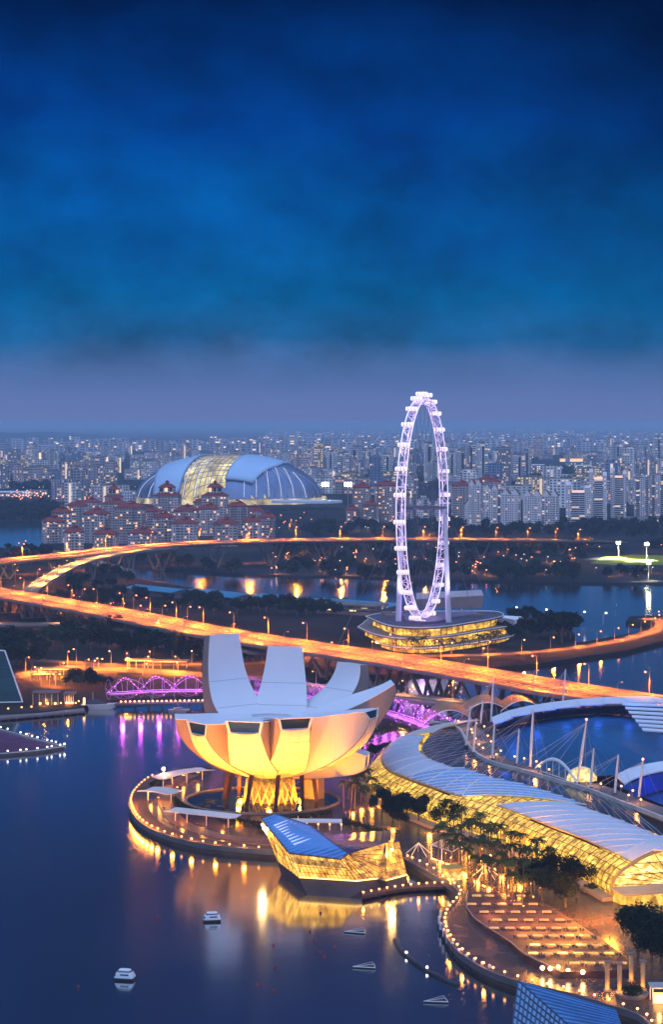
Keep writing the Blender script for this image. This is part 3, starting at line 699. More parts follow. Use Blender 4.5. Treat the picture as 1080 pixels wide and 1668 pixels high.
# glazing bars over the lit glass
def bars(name, q, nu, nv, r_, mat, par, off=.06):
    mb = MB(); nn = (q[1] - q[0]).cross(q[3] - q[0]).normalized()
    if nn.y > 0: nn = -nn
    off = max(off, r_ * .8)
    for i in range(nu + 1): mb.tube([onq(q, 0, i / nu) + nn * off, onq(q, 1, i / nu) + nn * off], r_, 4, cap=False)
    for j in range(nv + 1): mb.tube([onq(q, j / nv, 0) + nn * off, onq(q, j / nv, 1) + nn * off], r_, 4, cap=False)
    return mb.build(name, mat, par)
barm = Mt('bronze_bar', (.10, .06, .03), .5, .4)
for q, nu, nv in (([A, bow2, u1, Fp], 7, 3), ([Fp, u1, u2, E], 14, 4), ([E, u2, u3, D_], 5, 4), ([T1, u4, u5, T2], 5, 5)): bars('glazing_bar', q, nu, nv, .09, barm, pvl)
for q, n_ in (([D_, u3, T1], 6), ([T1, u3, u4], 5)):
    mb = MB()
    for i in range(n_ + 1): mb.tube([q[0] + V(0, -.06, 0), q[1].lerp(q[2], i / n_) + V(0, -.06, 0)], .09, 4, cap=False)
    mb.build('glazing_bar', barm, pvl)
band_q = [Fp + V(0, -.1, -1.0), Fp.lerp(u1, .42) + V(0, -.3, 0), E.lerp(u2, .42) + V(0, -.3, 0), E + V(0, -.1, -1.0)]
facets('gallery_band', [band_q], gold_lo)
lamp_light('pavilion_lamp', 'POINT', T1 + V(2, -3, -2.0), 9000, (1, .52, .12), None, None, .6)
MB().ball(T1 + V(2, -1.4, -2.0), .55, 8).build('wall_lamp', EM('wall_lamp_glow', (1, .72, .3), 6), pvl)
lamp_light('bow_lamp', 'POINT', A + V(.6, -2.4, -3.2), 8000, (1, .62, .22), None, None, .6); MB().tube([A + V(.4, -.9, -1.6), A.lerp(bow2, .35) + V(.3, -.9, 0)], .4, 6).build('bow_lamp', EM('wall_lamp_glow', (1, .72, .3), 6), pvl)
for a_, b_ in ((u1, u2), (u4, u5), (u2, u3)):
    MB().tube([a_ + V(0, -.35, .2), b_ + V(0, -.35, .2)], .22, 5).build('base_light_strip', EM('gold_strip', (1, .55, .08), 2.6), pvl)
# second pavilion, only its top reaches into the picture
pv2 = thing('glass_pavilion', 'blue glass pavilion with paned slanting wall and ridged roof at the quay', 'pavilion', G(900, 1720, 0))
a0 = Q(845, 1598, 482); a1 = Q(1004, 1645, 466); a2 = Q(1024, 1705, 452); a3 = Q(985, 1722, 448); a4 = Q(831, 1662, 470)
b0 = at(826, 1742, 1); b1 = at(960, 1800, 1); b2 = at(1060, 1760, 1); b3 = at(1020, 1690, 1)
panem = litglass('pale_blue_pane', (.35, .6, 1), .05, .5, .2, 1.2, (.6, .8, 1), (.16, .32, .56), (1, 1, 1), .18)
q1 = [a0, b0, b1, a3]
mb = MB(); mb.loft([[onq(q1, i_ / 12, j_ / 12) for j_ in range(13)] for i_ in range(13)], False); pg = mb.build('glass_wall', panem, pv2); bars('glazing_bar', q1, 20, 12, .2, Mt('blue_bar', (.04, .08, .16), .5), pg)
MB().add([a3, b1, b2, a2], [(0, 1, 2, 3)]).build('glass_wall', panem, pv2); MB().add([a2, b2, b3, a1], [(0, 1, 2, 3)]).build('glass_wall', panem, pv2)
MB().add([a1, b3, b0, a0], [(0, 1, 2, 3)]).build('glass_wall', panem, pv2)
r2 = MB().add([a0 + V(0, 0, .05), a3 + V(0, 0, .05), a2 + V(0, 0, .05), a1 + V(0, 0, .05)], [(0, 1, 2, 3)]).build('blue_roof', Mt('steel_blue_roof', (.13, .28, .50), .5, .1, var=.12, vs=.3), pv2)
mb = MB()
for k in range(15): mb.tube([(a0 + V(0, 0, .15)).lerp(a3 + V(0, 0, .15), (k + .5) / 15), (a1 + V(0, 0, .15)).lerp(a2 + V(0, 0, .15), (k + .5) / 15)], .2, 4)
mb.build('roof_ridge', Mt('blue_ridge', (.06, .22, .55), .4, .1), r2)
MB().prism([(p.x, p.y) for p in (b0 + V(-3, 2, 0), b1 + V(-2, -3, 0), b2 + V(4, 0, 0), b3 + V(3, 3, 0))], -.5, 1).build('plinth', hullm, pv2)

# ------------------------------------------------------------------ vaulted shopping hall
hall = thing('shopping_hall', 'long vaulted glass shopping hall glowing gold under pale blue roof panels', 'shopping mall', (60, 700, ZM))
E_px = [(735, 1184), (690, 1191), (648, 1205), (622, 1234), (632, 1255), (660, 1268.5), (700, 1283), (740, 1297.5), (775, 1305), (812, 1316), (850, 1330), (900, 1350), (945, 1367), (987, 1386), (1018, 1402), (1045, 1416)]
ctrl = [G(x, y, 13.7) for x, y in E_px]
EP = resample(catmull(ctrl, 8), 4.0); NE_ = len(EP)
prof_g = [(-4.5, 2.6), (-6.2, 5.0), (-6.4, 7.4), (-5.2, 9.8), (-3.0, 11.9), (0, 13.6)]
prof_r = [(0, 13.7), (4, 15.6), (8, 16.9), (13, 17.9), (17.5, 18.3)]
def station(i, d, z):
    n_, t_ = perp(EP, i); n_ = -n_ if n_.x * 1 + n_.y * .2 < 0 and i > 20 else n_
    return EP[i] + n_ * d + V(0, 0, z - EP[i].z)
sgn = 1 if (perp(EP, NE_ - 6)[0]).x > 0 else -1
def station(i, d, z):
    n_, t_ = perp(EP, i); return EP[i] + n_ * (sgn * d) + V(0, 0, z - EP[i].z)
# station index where a picture column is reached
def idx(px):
    return min(range(18, NE_), key=lambda i: abs(scr(EP[i])[0] - px))
i_far = 0; i_r1 = idx(742); i_r2 = idx(812); i_r3 = idx(990); i_end = idx(1024)
vault = litglass('vault_glass', (1, .45, .012), 1.1, .42, .28, 1.8, (1, .74, .14), (.18, .12, .04), (1, 1, 1), .2)
mb = MB(); mb.loft([[station(i, d, z) for d, z in prof_g] for i in range(i_far, i_end + 1)], False); mb.smooth = True
fg = mb.build('facade_glass', vault, hall)
mb = MB(); mb.loft([[station(i, d * 1.0, z - .1) for d, z in prof_r] for i in range(i_r1 - 1, i_r2 + 7)], False); mb.smooth = True
cg = mb.build('crown_glass', vault, hall)
mb = MB(); mb.loft([[station(i, d, z - .1) for d, z in prof_r] for i in range(i_r3 - 2, i_end + 1)], False); mb.smooth = True
cg2 = mb.build('crown_glass', vault, hall)
ribm = Mt('hall_rib', (.09, .055, .02), .45, .5); goldrib = Mt('gold_rib', (.50, .36, .14), .4, .4)
for i in range(i_far, i_end + 1): MB().tube([station(i, d - .1, z) for d, z in prof_g], .13, 4, cap=False).build('rib', ribm, fg) if i % 1 == 0 else None
for j, (d, z) in enumerate(prof_g[1:]): MB().tube([station(i, d - .12, z) for i in range(i_far, i_end + 1)], .11, 4, cap=False).build('purlin', ribm, fg)
for g_, i0, i1 in ((cg, i_r1 - 1, i_r2 + 6), (cg2, i_r3 - 2, i_end)):
    for i in range(i0, i1 + 1): MB().tube([station(i, d, z + .08) for d, z in prof_r], .13, 4, cap=False).build('rib', ribm, g_)
    for d, z in prof_r[1:]: MB().tube([station(i, d, z + .08) for i in range(i0, i1 + 1)], .10, 4, cap=False).build('purlin', ribm, g_)
panel = Mt('pale_roof_panel', (.60, .66, .80), .42, .1, var=.04, vs=.12); panel2 = Mt('blue_roof_panel', (.20, .44, .78), .4, .1, var=.04, vs=.12)
def roofpiece(i0a, i1a, i0b, i1b, dmax, mat, nm='roof_panel', lift=.55):
    """panelled roof between stations; start and end are slanted from the eave (a) to the crown (b)"""
    nd = 6; rows = []
    for j in range(nd + 1):
        f = j / nd; d = dmax * f; rows.append([])
        zz_ = 0
        for (d0, z0), (d1, z1) in zip(prof_r, prof_r[1:]):
            if d0 <= d <= d1 + 1e-6: zz_ = z0 + (z1 - z0) * (d - d0) / (d1 - d0)
        s0 = i0a + (i0b - i0a) * f; s1 = i1a + (i1b - i1a) * f; M_ = 40
        for k in range(M_ + 1):
            q = s0 + (s1 - s0) * k / M_; i = min(int(q), NE_ - 2); a = station(i, d, zz_ + lift).lerp(station(i + 1, d, zz_ + lift), q - i); rows[-1].append(a)
    mb = MB(); mb.loft(rows, False); mb.smooth = True; o = mb.build(nm, mat, hall)
    sol = o.modifiers.new('thick', 'SOLIDIFY'); sol.thickness = .4; sol.offset = 0
    M_ = 40
    for k in range(0, M_ + 1, 4): MB().tube([r_[k] + V(0, 0, .3) for r_ in rows], .27, 4, cap=False).build('roof_rib', white, o)
    mb = MB()
    for j in range(1, nd * 2):
        jj = j / 2; a = rows[int(jj)]; b = rows[min(int(jj) + 1, nd)]; f = jj - int(jj)
        mb.tube([p.lerp(q, f) + V(0, 0, .22) for p, q in zip(a, b)], .05, 4, cap=False)
    mb.build('panel_joint', white, o)
    mb = MB(); mb.tube([p + V(0, 0, .1) for p in rows[0]], .28, 4); mb.build('roof_edge', goldrib, o)
    # small white studs of light along the ribs
    return o, rows
i_l = 10
roofpiece(i_l + 2, i_r1 + 1, i_l + 6, i_r1 - 1, 15, panel)
roofpiece(i_r1 - 10, i_r1 + 1, i_r1 - 6, i_r1 + 14, 17.4, panel2, lift=.62)
roofpiece(i_r2, i_r3 + 1, i_r2 + 7, i_r3 + 7, 15.5, panel)
roofpiece(i_r3 + 2, i_end, i_r3 + 1, i_end, 17.4, panel2, lift=.62)
# open louvres at the rounded far end
for i in range(0, i_l + 4):
    MB().tube([station(i, d, z + .4) for d, z in prof_r], .3, 4).build('louvre', white, hall)
    if i < i_l + 3:
        a = [station(i, d, z + .35).lerp(station(i + 1, d, z + .35), .5) for d, z in prof_r]; MB().tube(a, .3, 4).build('louvre', white, hall)
# dark glazed back slope down to the walkway
walk = catmull([G(x, y, 16.5) for x, y in [(700, 1176), (745, 1187), (762, 1214), (782, 1233), (812, 1246), (845, 1254), (900, 1270), (950, 1284), (1000, 1303), (1050, 1322), (1110, 1346), (1200, 1384)]], 6)
WP = resample(walk, 4.0)
def near_on(P, p): return min(P, key=lambda q: (q - p).xy.length)
darkroof = Mt('dark_glazing', (.035, .035, .05), .22, .2, var=.4, vs=.1)
rows = []; 
for i in range(4, i_end + 1):
    a = station(i, 16.5, 17.6); f = (i - 4) / (i_end - 4); b = WP[min(int(f * 1.0 * (len(WP) * .74)), len(WP) - 1)] + V(0, 0, -.6)
    rows.append([a, a.lerp(b, .33) + V(0, 0, .5), a.lerp(b, .66) + V(0, 0, .3), b])
mb = MB(); mb.loft(rows, False); mb.smooth = True; dk = mb.build('dark_roof', darkroof, hall)
for r_ in rows[::2]: MB().tube([p + V(0, 0, .12) for p in r_], .10, 4, cap=False).build('glazing_bar', steel, dk)
MB().tube([r_[0] + V(0, 0, .25) for r_ in rows], .32, 4).build('crown_gutter', goldrib, hall)
# end wall: big glazed arch facing the square, and the podium below it
i = i_end
arch = [station(i, d, z) for d, z in prof_g] + [station(i, d, z - .1) for d, z in prof_r[1:]] + [station(i, 24, 17.4), station(i, 31, 15), station(i, 36, 11.5), station(i, 38, 7), station(i, 38, 2.6)]
endg = litglass('arch_glass', (1, .52, .03), 1.45, .4, .35, 1.8, (1, .84, .32), (.3, .2, .08), (1, 1, 1.6), .2)
_, tdir = perp(EP, i)
mb = MB().add([p - tdir * .8 for p in arch], [tuple(range(len(arch)))]); eg = mb.build('arch_glass', endg, hall)
MB().tube([p + tdir * .1 for p in arch], .5, 6).build('arch_frame', goldrib, hall)
foot = station(i, 16, 2.6) + tdir * -.5
for k, p in enumerate(arch[1:-1]): MB().tube([station(i, 15, 6.6) + tdir * -.55, p - tdir * .55], .12, 4).build('arch_rib', ribm, eg)
for zz_ in (6.6, 10.2, 13.6): MB().tube([station(i, -5.2 if zz_ < 11 else 0, zz_) - tdir * .5, station(i, 36 if zz_ < 11 else 33, zz_) - tdir * .5], .13, 4).build('arch_transom', ribm, eg)
pod = [station(i, -6, 0) + tdir * .2, station(i, -5, 0) + tdir * 9, station(i, 40, 0) + tdir * 9, station(i, 40, 0) + tdir * .2]
MB().prism([(p.x, p.y) for p in pod], ZM, 6.2).build('podium', litglass('podium_glass', (1, .45, .02), 1.1, .2, .3, 1.5, (1, .7, .14)), hall)
MB().prism([(p.x, p.y) for p in [pod[0] + V(-1, 0, 0), pod[1] + V(-1, -1, 0), pod[2], pod[3]]], 6.25, 6.9).build('podium_roof', Mt('stone_cap', (.42, .34, .25), .6), hall)
# paved plinth wall under the facade
rr = []
for i in range(i_far, i_end + 1): rr.append([station(i, -9.5, 2.5), station(i, -9.5, 3.8), station(i, -4.6, 3.9), station(i, -4.6, 2.5)])
MB().loft(rr, True, True).build('terrace', Mt('warm_stone', (.40, .30, .22), .7), hall)
# back wall closing the building
rr = [[p + V(0, 0, -.7), V(p.x, p.y, 2.5)] for p in WP[:int(len(WP) * .74) + 1]]
MB().loft(rr, False).build('rear_wall', dconc, hall)
for px, py, e in ((820, 1345, 9000), (900, 1392, 9000), (965, 1440, 9000), (760, 1325, 7000), (1060, 1490, 30000), (1005, 1490, 30000), (985, 1520, 16000), (940, 1500, 16000)):
    lamp_light('hall_glow', 'POINT', G(px, py, 3.2) + V(-13, -6, 9), e, (1, .36, .03), None, None, 2.0)
# walkway behind the hall with lit kerb
wk = thing('rooftop_walkway', 'curved rooftop walkway with pale kerb between the glass hall and the cable masts', 'walkway', WP[len(WP) // 2])
rr = []; r2_ = []
for i, p in enumerate(WP):
    n_, t_ = perp(WP, i); n_ = n_ * sgn
    rr.append([p + V(0, 0, -1.2), p + V(0, 0, -.1), p + n_ * 10 + V(0, 0, -.1), p + n_ * 10 + V(0, 0, -1.2)]); r2_.append([p - n_ * .3 + V(0, 0, -.6), p - n_ * .3 + V(0, 0, .8), p + n_ * .7 + V(0, 0, .8), p + n_ * .7 + V(0, 0, -.6)])
MB().loft(rr, True, True).build('deck', dconc, wk); MB().loft(r2_, True, True).build('kerb', Mt('pale_kerb', (.5, .47, .46), .6), wk)
its = []
for i in range(2, len(WP) - 1, 2):
    n_, t_ = perp(WP, i); p = WP[i] + n_ * sgn * rng.choice([3.5, 8.5, 9]); q = p + V(rng.uniform(-1, 1), rng.uniform(-1, 1), -.1)
    if 'deck' not in PR: PR['deck'] = lamp_proto(2.6, .42, bulb_w, .3, nm='deck_lamp'); t = PR['deck']; t.location = q; t['group'] = 'deck lamps on the rooftop walkway'
    else: t = dup(PR['deck'], q, 0, None, 'deck lamps on the rooftop walkway')
    its.append(t)
row_labels(its, 'warm deck lamp, {} from the left along the rooftop walkway behind the hall')
for i in range(6, len(WP), 9): lamp_light('deck_glow', 'POINT', WP[i] + V(5, 2, 3), 2200, (1, .34, .07), None, None, .6)
# ------------------------------------------------------------------ masts with stays
MAST = [((917, 1150), (922, 1090), 14), ((800, 1178), (804, 1105), 16), ((783, 1180), (787, 1141), 16.5), ((759, 1216), (767, 1150), 16.5), ((771, 1227), (776, 1170), 16.5), ((802, 1237), (806, 1178), 16.5), ((842, 1246), (846, 1187), 16.5),
        ((864, 1251), (869, 1156), 16.5), ((941, 1276), (956, 1174), 16.5), ((962, 1284), (968, 1219), 16.5), ((1002, 1294), (1008, 1229), 16.5), ((1041, 1300), (1048, 1239), 16.5)]
mastm = Mt('mast_white', (.74, .72, .72), .45, var=.05); cable = Mt('stay_cable', (.55, .57, .62), .5, var=0)
its = []
for k, ((bx, by), (tx, ty), z) in enumerate(MAST):
    b = G(bx, by, z); t = thing('cable_mast', 'x', 'mast', b, 'white cable masts behind the glass hall'); its.append(t)
    top = Q(tx, ty, b.y + 1.5); big = (by - ty) > 90
    MB().tube([b, b.lerp(top, .5), top], [.42, .62 if big else .5, .28], 8).build('mast', mastm, t)
    MB().box((b.x, b.y, b.z + .2), (1.8, 1.8, .8)).build('base_plate', dsteel, t)
    nc = 4 if big else 3
    for c in range(nc):
        e = b + V(-(12 + 8 * c) * (1.0 if k > 1 else .5), -(3 + 7 * c) * .5 + 6, -.5 + .0 * c); MB().tube([b.lerp(top, .97), e], .055, 4).build('stay', cable, t)
    for c in range(2):
        e = b + V(4 + 5 * c, 9 + 4 * c, -1); MB().tube([b.lerp(top, .97), e], .055, 4).build('stay', cable, t)
    if k in (8, 11): MB().ball(top + V(0, 0, .5), .45, 8).build('beacon', bulb_r, t)
row_labels(its, 'white cable-stayed mast, {} from the left in the row behind the glass hall')

# ------------------------------------------------------------------ blue-lit theatre roof
th = thing('theatre_roof', 'huge blue-lit dished roof with a serrated white panelled rim', 'roof', G(950, 1205, 12))
rim_px = [(806, 1178), (835, 1166), (868, 1158), (905, 1152), (945, 1147), (985, 1144), (1025, 1142), (1070, 1142), (1130, 1150)]
rim = catmull([G(x, y + 4, 21) for x, y in rim_px], 3)
bowl_px = [(800, 1196), (812, 1190), (840, 1181), (880, 1173), (930, 1166), (985, 1163), (1030, 1168), (1060, 1180), (1082, 1198), (1095, 1225), (1075, 1246), (1010, 1262), (950, 1266), (900, 1262), (850, 1250), (815, 1228)]
bp_ = [G(x, y, 13) for x, y in bowl_px]; ctr = sum(bp_, V(0, 0, 0)) / len(bp_)
bluem = Mt('blue_membrane', (.008, .10, .235), .38, var=.25, vs=.02)
vs = []; nb = len(bp_)
for f in (1, .7, .4, .12): vs.append([ctr.lerp(p, f) + V(0, 0, 4.5 * (1 - f * f)) for p in bp_])
mb = MB(); mb.loft(vs); mb.add(vs[-1], [tuple(range(nb))]); mb.smooth = True; mem = mb.build('membrane', bluem, th); mb = MB()
for k in range(0, nb): mb.tube([r_[k] + V(0, 0, .12) for r_ in vs], .1, 4, cap=False)
mb.build('membrane_seam', Mt('seam_blue', (.05, .22, .42), .5, var=0), mem)
# wall between membrane and rim, washed by blue lamps
n_rim = len(rim); back = [G(*bowl_px[0], 13)] + catmull([G(x, y, 13) for x, y in bowl_px[1:8]], 4); back = [back[int(k * (len(back) - 1) / (n_rim - 1))] for k in range(n_rim)]
MB().loft([[p + V(0, 0, .2) for p in back], [p + V(0, 1.5, -1.0) for p in rim]], False).build('rim_wall', Mt('deep_blue_wall', (.018, .04, .30), .5, var=.2), th)
rp = Mt('rim_panel', (.74, .78, .86), .45, var=.05)
for k in range(0, n_rim - 3, 3):
    a, b = rim[k], rim[k + 3]; o_ = V(0, 17, .5); dz = .5
    MB().add([a + V(-.6, -3.5, dz + .8), b + V(.4, -1.0, dz), b + o_ + V(0, 0, dz), a + o_ + V(0, 0, dz), a + V(-.6, -3.5, dz + .3), b + V(.4, -1.0, dz - .5), b + o_ + V(0, 0, dz - .5), a + o_ + V(0, 0, dz - .5)],
             [(0, 1, 2, 3), (7, 6, 5, 4), (0, 4, 5, 1), (1, 5, 6, 2), (2, 6, 7, 3), (3, 7, 4, 0)]).build('rim_panel', rp, th)
blue_led = EM('blue_led', (.02, .06, 1.0), 1.6)
for k in range(n_rim - 1):
    if k % 2 == 0: MB().tube([back[k] + V(0, 0, .3), rim[k] + V(0, -1.5, -.4)], .13, 4).build('rim_strut', Mt('blue_strut', (.1, .16, .5), .5), th)
for k in range(2, n_rim, 4): lamp_light('blue_wash', 'POINT', rim[k] + V(0, -10, 1), 1500, (.02, .12, 1.0), None, None, 1.5)
for k in range(7):
    y0 = 1146 + k * 7; p0 = G(1015 + k * 5.5, y0 + 3, 21); p1 = G(1120, y0 + 8, 21)
    MB().loft([[p0, p1, p1 + V(0, 3.6, .5), p0 + V(0, 3.6, .5)], [p0 + V(0, 0, .5), p1 + V(0, 0, .5), p1 + V(0, 3.6, .9), p0 + V(0, 3.6, .9)]], True, True).build('louvre', rp, th)
t2 = thing('lower_theatre_roof', 'curved pale blue roof edge over dark blue wall beyond the right-hand masts', 'roof', G(1050, 1250, 14))
arcp = catmull([G(x, y, 19) for x, y in [(1004, 1263), (1020, 1254), (1045, 1246), (1085, 1239), (1150, 1232)]], 4)
MB().loft([[p, p + V(2, -9, -1.5), p + V(2, -9, -2), p + V(0, 0, -.6)] for p in arcp], True, True).build('roof_edge', rp, t2)
MB().loft([[p + V(3, -9.5, -2.2), p + V(4, -12, -8)] for p in arcp], False).build('wall', Mt('deep_blue_wall', (.018, .04, .30), .5, var=.2), t2)
gp_ = catmull([G(x, y, 10) for x, y in [(1000, 1278), (1030, 1275), (1080, 1262), (1150, 1255)]], 3)
MB().loft([[p, p + V(12, -40, 0)] for p in gp_], False).build('membrane', Mt('night_blue_deck', (.015, .05, .22), .5, var=.3, vs=.05), t2)
lamp_light('blue_wash', 'POINT', G(1070, 1262, 17) + V(0, -8, 0), 1300, (.05, .2, 1.0), None, None, 1.5)
# footbridge arch and little dome kiosk on the walkway
ab = thing('arched_footbridge', 'small white arched footbridge between walkway and blue roof', 'footbridge', G(905, 1262, 16.5))
P0, P1 = G(872, 1253, 16.4), G(942, 1277, 16.4)
arc = [P0.lerp(P1, k / 14) + V(0, 0, 6.0 * math.sin(PI * k / 14)) for k in range(15)]
MB().loft([[p + V(.4, 1.5, 0), p + V(-.4, -1.5, 0), p + V(-.4, -1.5, .7), p + V(.4, 1.5, .7)] for p in arc], True, True).build('arch', white, ab)
MB().tube([P0, P1], .3, 4).build('deck', white, ab)
for k in range(2, 13, 2): MB().tube([P0.lerp(P1, k / 14), arc[k]], .16, 4).build('hanger', white, ab)
kk = thing('dome_kiosk', 'small glowing yellow domed kiosk under the tallest leaning mast', 'kiosk', G(948, 1272, 16.4))
c = kk.location; mb = MB(); rings = []
for j in range(7): a = j / 6 * PI / 2; rings.append([c + V(5.6 * math.cos(a) * math.cos(q * PI / 10), 3.6 * math.cos(a) * math.sin(q * PI / 10), .2 + 5.2 * math.sin(a)) for q in range(20)])
mb.loft(rings); mb.build('glass_dome', litglass('kiosk_glass', (1, .75, .15), 1.6, .5, .4, 1.4), kk)
mb = MB()
for q in range(0, 10): mb.tube([r_[q] for r_ in rings] , .12, 4); mb.tube([r_[q + 10] for r_ in rings], .12, 4)
mb.build('dome_rib', white, kk)
# tan canopy roofs further back
its = []
for k, (x0, x1, y0, y1) in enumerate([(690, 765, 1172, 1162), (752, 825, 1158, 1150), (815, 884, 1152, 1150)]):
    a = G(x0, y0, 9); b = G(x1, y1, 9); n_ = (b - a); L_ = n_.length
    t = thing('canopy_roof', 'x', 'canopy', (a + b) / 2, 'tan arched canopies beyond the rooftop walkway'); its.append(t)
    rr = []
    for q in range(15):
        f = q / 14; p = a.lerp(b, f) + V(0, 0, 4.8 * math.sin(PI * f)); rr.append([p + V(0, -6, -1), p + V(0, 0, 0), p + V(0, 12, .5), p + V(0, 12, .2), p + V(0, 0, -.3), p + V(0, -6, -1.3)])
    MB().loft(rr, True, True).build('membrane', Mt('tan_canvas', (.30, .17, .09), .7, var=.15), t)
    MB().tube([r_[0] for r_ in rr], .22, 5).build('edge_arch', white, t)
    for f in (0, 14): MB().tube([rr[f][0], V(rr[f][0].x, rr[f][0].y, ZM)], .35, 5).build('post', steel, t)
    lamp_light('canopy_glow', 'POINT', (a + b) / 2 + V(0, -14, 8), 1300, (1, .36, .08), None, None, 1)
row_labels(its, 'tan arched canopy with white front arch, {} from the left beyond the rooftop walkway')

# ------------------------------------------------------------------ ferris wheel
WC = V((690 - CXP) * 1315 / FPX, 1315, HC - (827 - HZ) * 1315 / FPX); RW = 73.0
dr = V(math.sin(R(14.1)), math.cos(R(14.1)), 0); ax = V(math.cos(R(14.1)), -math.sin(R(14.1)), 0)
wheel = thing('ferris_wheel', 'giant white and violet lit ferris wheel seen nearly edge-on above its round terminal', 'ferris wheel', (WC.x, WC.y, 19))
led = litglass('violet_led_rim', (.46, .24, .80), .95, .12, .15, 1.7, (.95, .75, 1), (.5, .45, .6), (1, 1, 1), .4)
led_w = EM('white_violet_led', (.78, .62, .95), .85)
def onw(a, r_, o): return WC + dr * (r_ * math.cos(a)) + V(0, 0, r_ * math.sin(a)) + ax * o
NS = 112
for o_ in (-2.9, 2.9):
    MB().tube([onw(2 * PI * k / NS, RW, o_) for k in range(NS + 1)], .42, 6, cap=False).build('rim', led_w, wheel)
MB().tube([onw(2 * PI * k / NS, RW - 3.6, 0) for k in range(NS + 1)], .45, 6, cap=False).build('inner_rim', led, wheel)
for k in range(56):
    a0_ = 2 * PI * k / 56; a1_ = 2 * PI * (k + 1) / 56; mb = MB()
    mb.tube([onw(a0_, RW, -2.9), onw(a0_, RW, 2.9)], .3, 4); mb.tube([onw(a0_, RW, -2.9), onw(a1_, RW, 2.9)], .22, 4); mb.tube([onw(a0_, RW, -2.9), onw(a0_, RW - 3.6, 0), onw(a0_, RW, 2.9)], .25, 4)
    if k % 2 == 0:
        mb.tube([onw(a0_, RW, 2.9), onw(a1_, RW, -2.9)], .22, 4)
    mb.build('rim_truss', led, wheel)
capm = EM('capsule_glow', (1.0, .82, .88), .92); capd = Mt('capsule_frame', (.3, .27, .34), .4, var=0)
for k in range(28):
    a = 2 * PI * (k + .35) / 28; c = onw(a, RW + 3.3, 0); mb = MB(); L2, r2 = 3.9, 1.75
    ring0 = []
    for f, s_ in ((-1, .72), (-.86, .95), (-.5, 1), (.5, 1), (.86, .95), (1, .72)):
        ring0.append([c + ax * (L2 * f) + (dr * math.cos(q * PI / 5) + V(0, 0, 1) * math.sin(q * PI / 5) * .88) * r2 * s_ for q in range(10)])
    mb.loft(ring0, True, True); mb.smooth = False; cp = mb.build('capsule', capm, wheel)
    mb = MB()
    for f in (-.55, 0, .55): mb.tube([c + ax * (L2 * f) + (dr * math.cos(q * PI / 5) + V(0, 0, .88) * math.sin(q * PI / 5)) * (r2 + .02) for q in range(11)], .2, 4, cap=False)
    mb.build('capsule_ring', capd, cp)
    MB().tube([onw(a, RW, -2.2), c + V(0, 0, 0), onw(a, RW, 2.2)], .3, 4).build('capsule_mount', led, cp)
for k in range(56):
    a = 2 * PI * k / 56; s_ = -1 if k % 2 else 1
    MB().tube([onw(a, RW - 3.6, 0), onw(a + .3 * s_, 2.2, 6 * s_)], .09, 4).build('spoke_cable', Mt('spoke_cable', (.12, .12, .16), .5, var=0), wheel)
MB().tube([onw(0, 0, -15.5), onw(0, 0, -8), onw(0, 0, 8), onw(0, 0, 15.5)], [.9, 1.5, 1.5, .9], 12).build('axle', Mt('axle_steel', (.12, .12, .18), .5), wheel)
legm = Mt('wheel_leg', (.66, .66, .78), .4, var=.05)
for s_ in (-1, 1):
    top = onw(0, 0, 14.6 * s_); MB().tube([V(top.x + ax.x * 2.6 * s_, top.y + ax.y * 2.6 * s_, 16.5), top + V(0, 0, -.5)], [2.0, 1.35], 12).build('support_leg', legm, wheel)
    for q in (-1, 1):
        g = top + ax * (34 * s_) + dr * (48 * q); MB().tube([top, V(g.x, g.y, 3)], .16, 4).build('guy_cable', Mt('spoke_cable', (.12, .12, .16), .5, var=0), wheel)
for s_ in (-1, 1): lamp_light('leg_lamp', 'SPOT', onw(0, 0, 20 * s_) * 1.0 + V(0, -14, -70), 90000, (.7, .62, 1), None, onw(0, 0, 15 * s_) + V(0, 0, -30), 1.5, 50)
lamp_light('violet_glow', 'POINT', onw(-PI / 2, RW - 12, 0), 9000, (.6, .3, 1), None, None, 3)
# terminal
tm = thing('wheel_terminal', 'three-storey round terminal with white-edged terraces and yellow lit rooms under the wheel', 'terminal building', V(WC.x, 1290, ZS))
def ringpts(px, z): return catmull([G(x, y, z) for x, y in px + px[:1]], 5)[:-1]
RF = [(596, 1004), (628, 1017), (660, 1022), (710, 1022), (762, 1015), (818, 1004), (806, 996), (740, 996), (680, 996), (622, 999)]
L2_ = [(583, 1021), (602, 1030), (628, 1037), (670, 1040), (735, 1035), (790, 1026), (836, 1018), (830, 1008), (740, 1001), (620, 1003)]
L1_ = [(612, 1046), (640, 1053), (690, 1056), (745, 1051), (800, 1043), (838, 1034), (834, 1018), (740, 1010), (640, 1010)]
def shrink(P, d):
    c = sum(P, V(0, 0, 0)) / len(P); o = []
    for p in P: q = p - c; o.append(c + q * (1 - d / q.length))
    return o
roomm = litglass('terminal_glass', (1, .40, .012), .95, .12, .03, 2.3, (1, .66, .1), (.14, .09, .04), (1, 1, 2), .25)
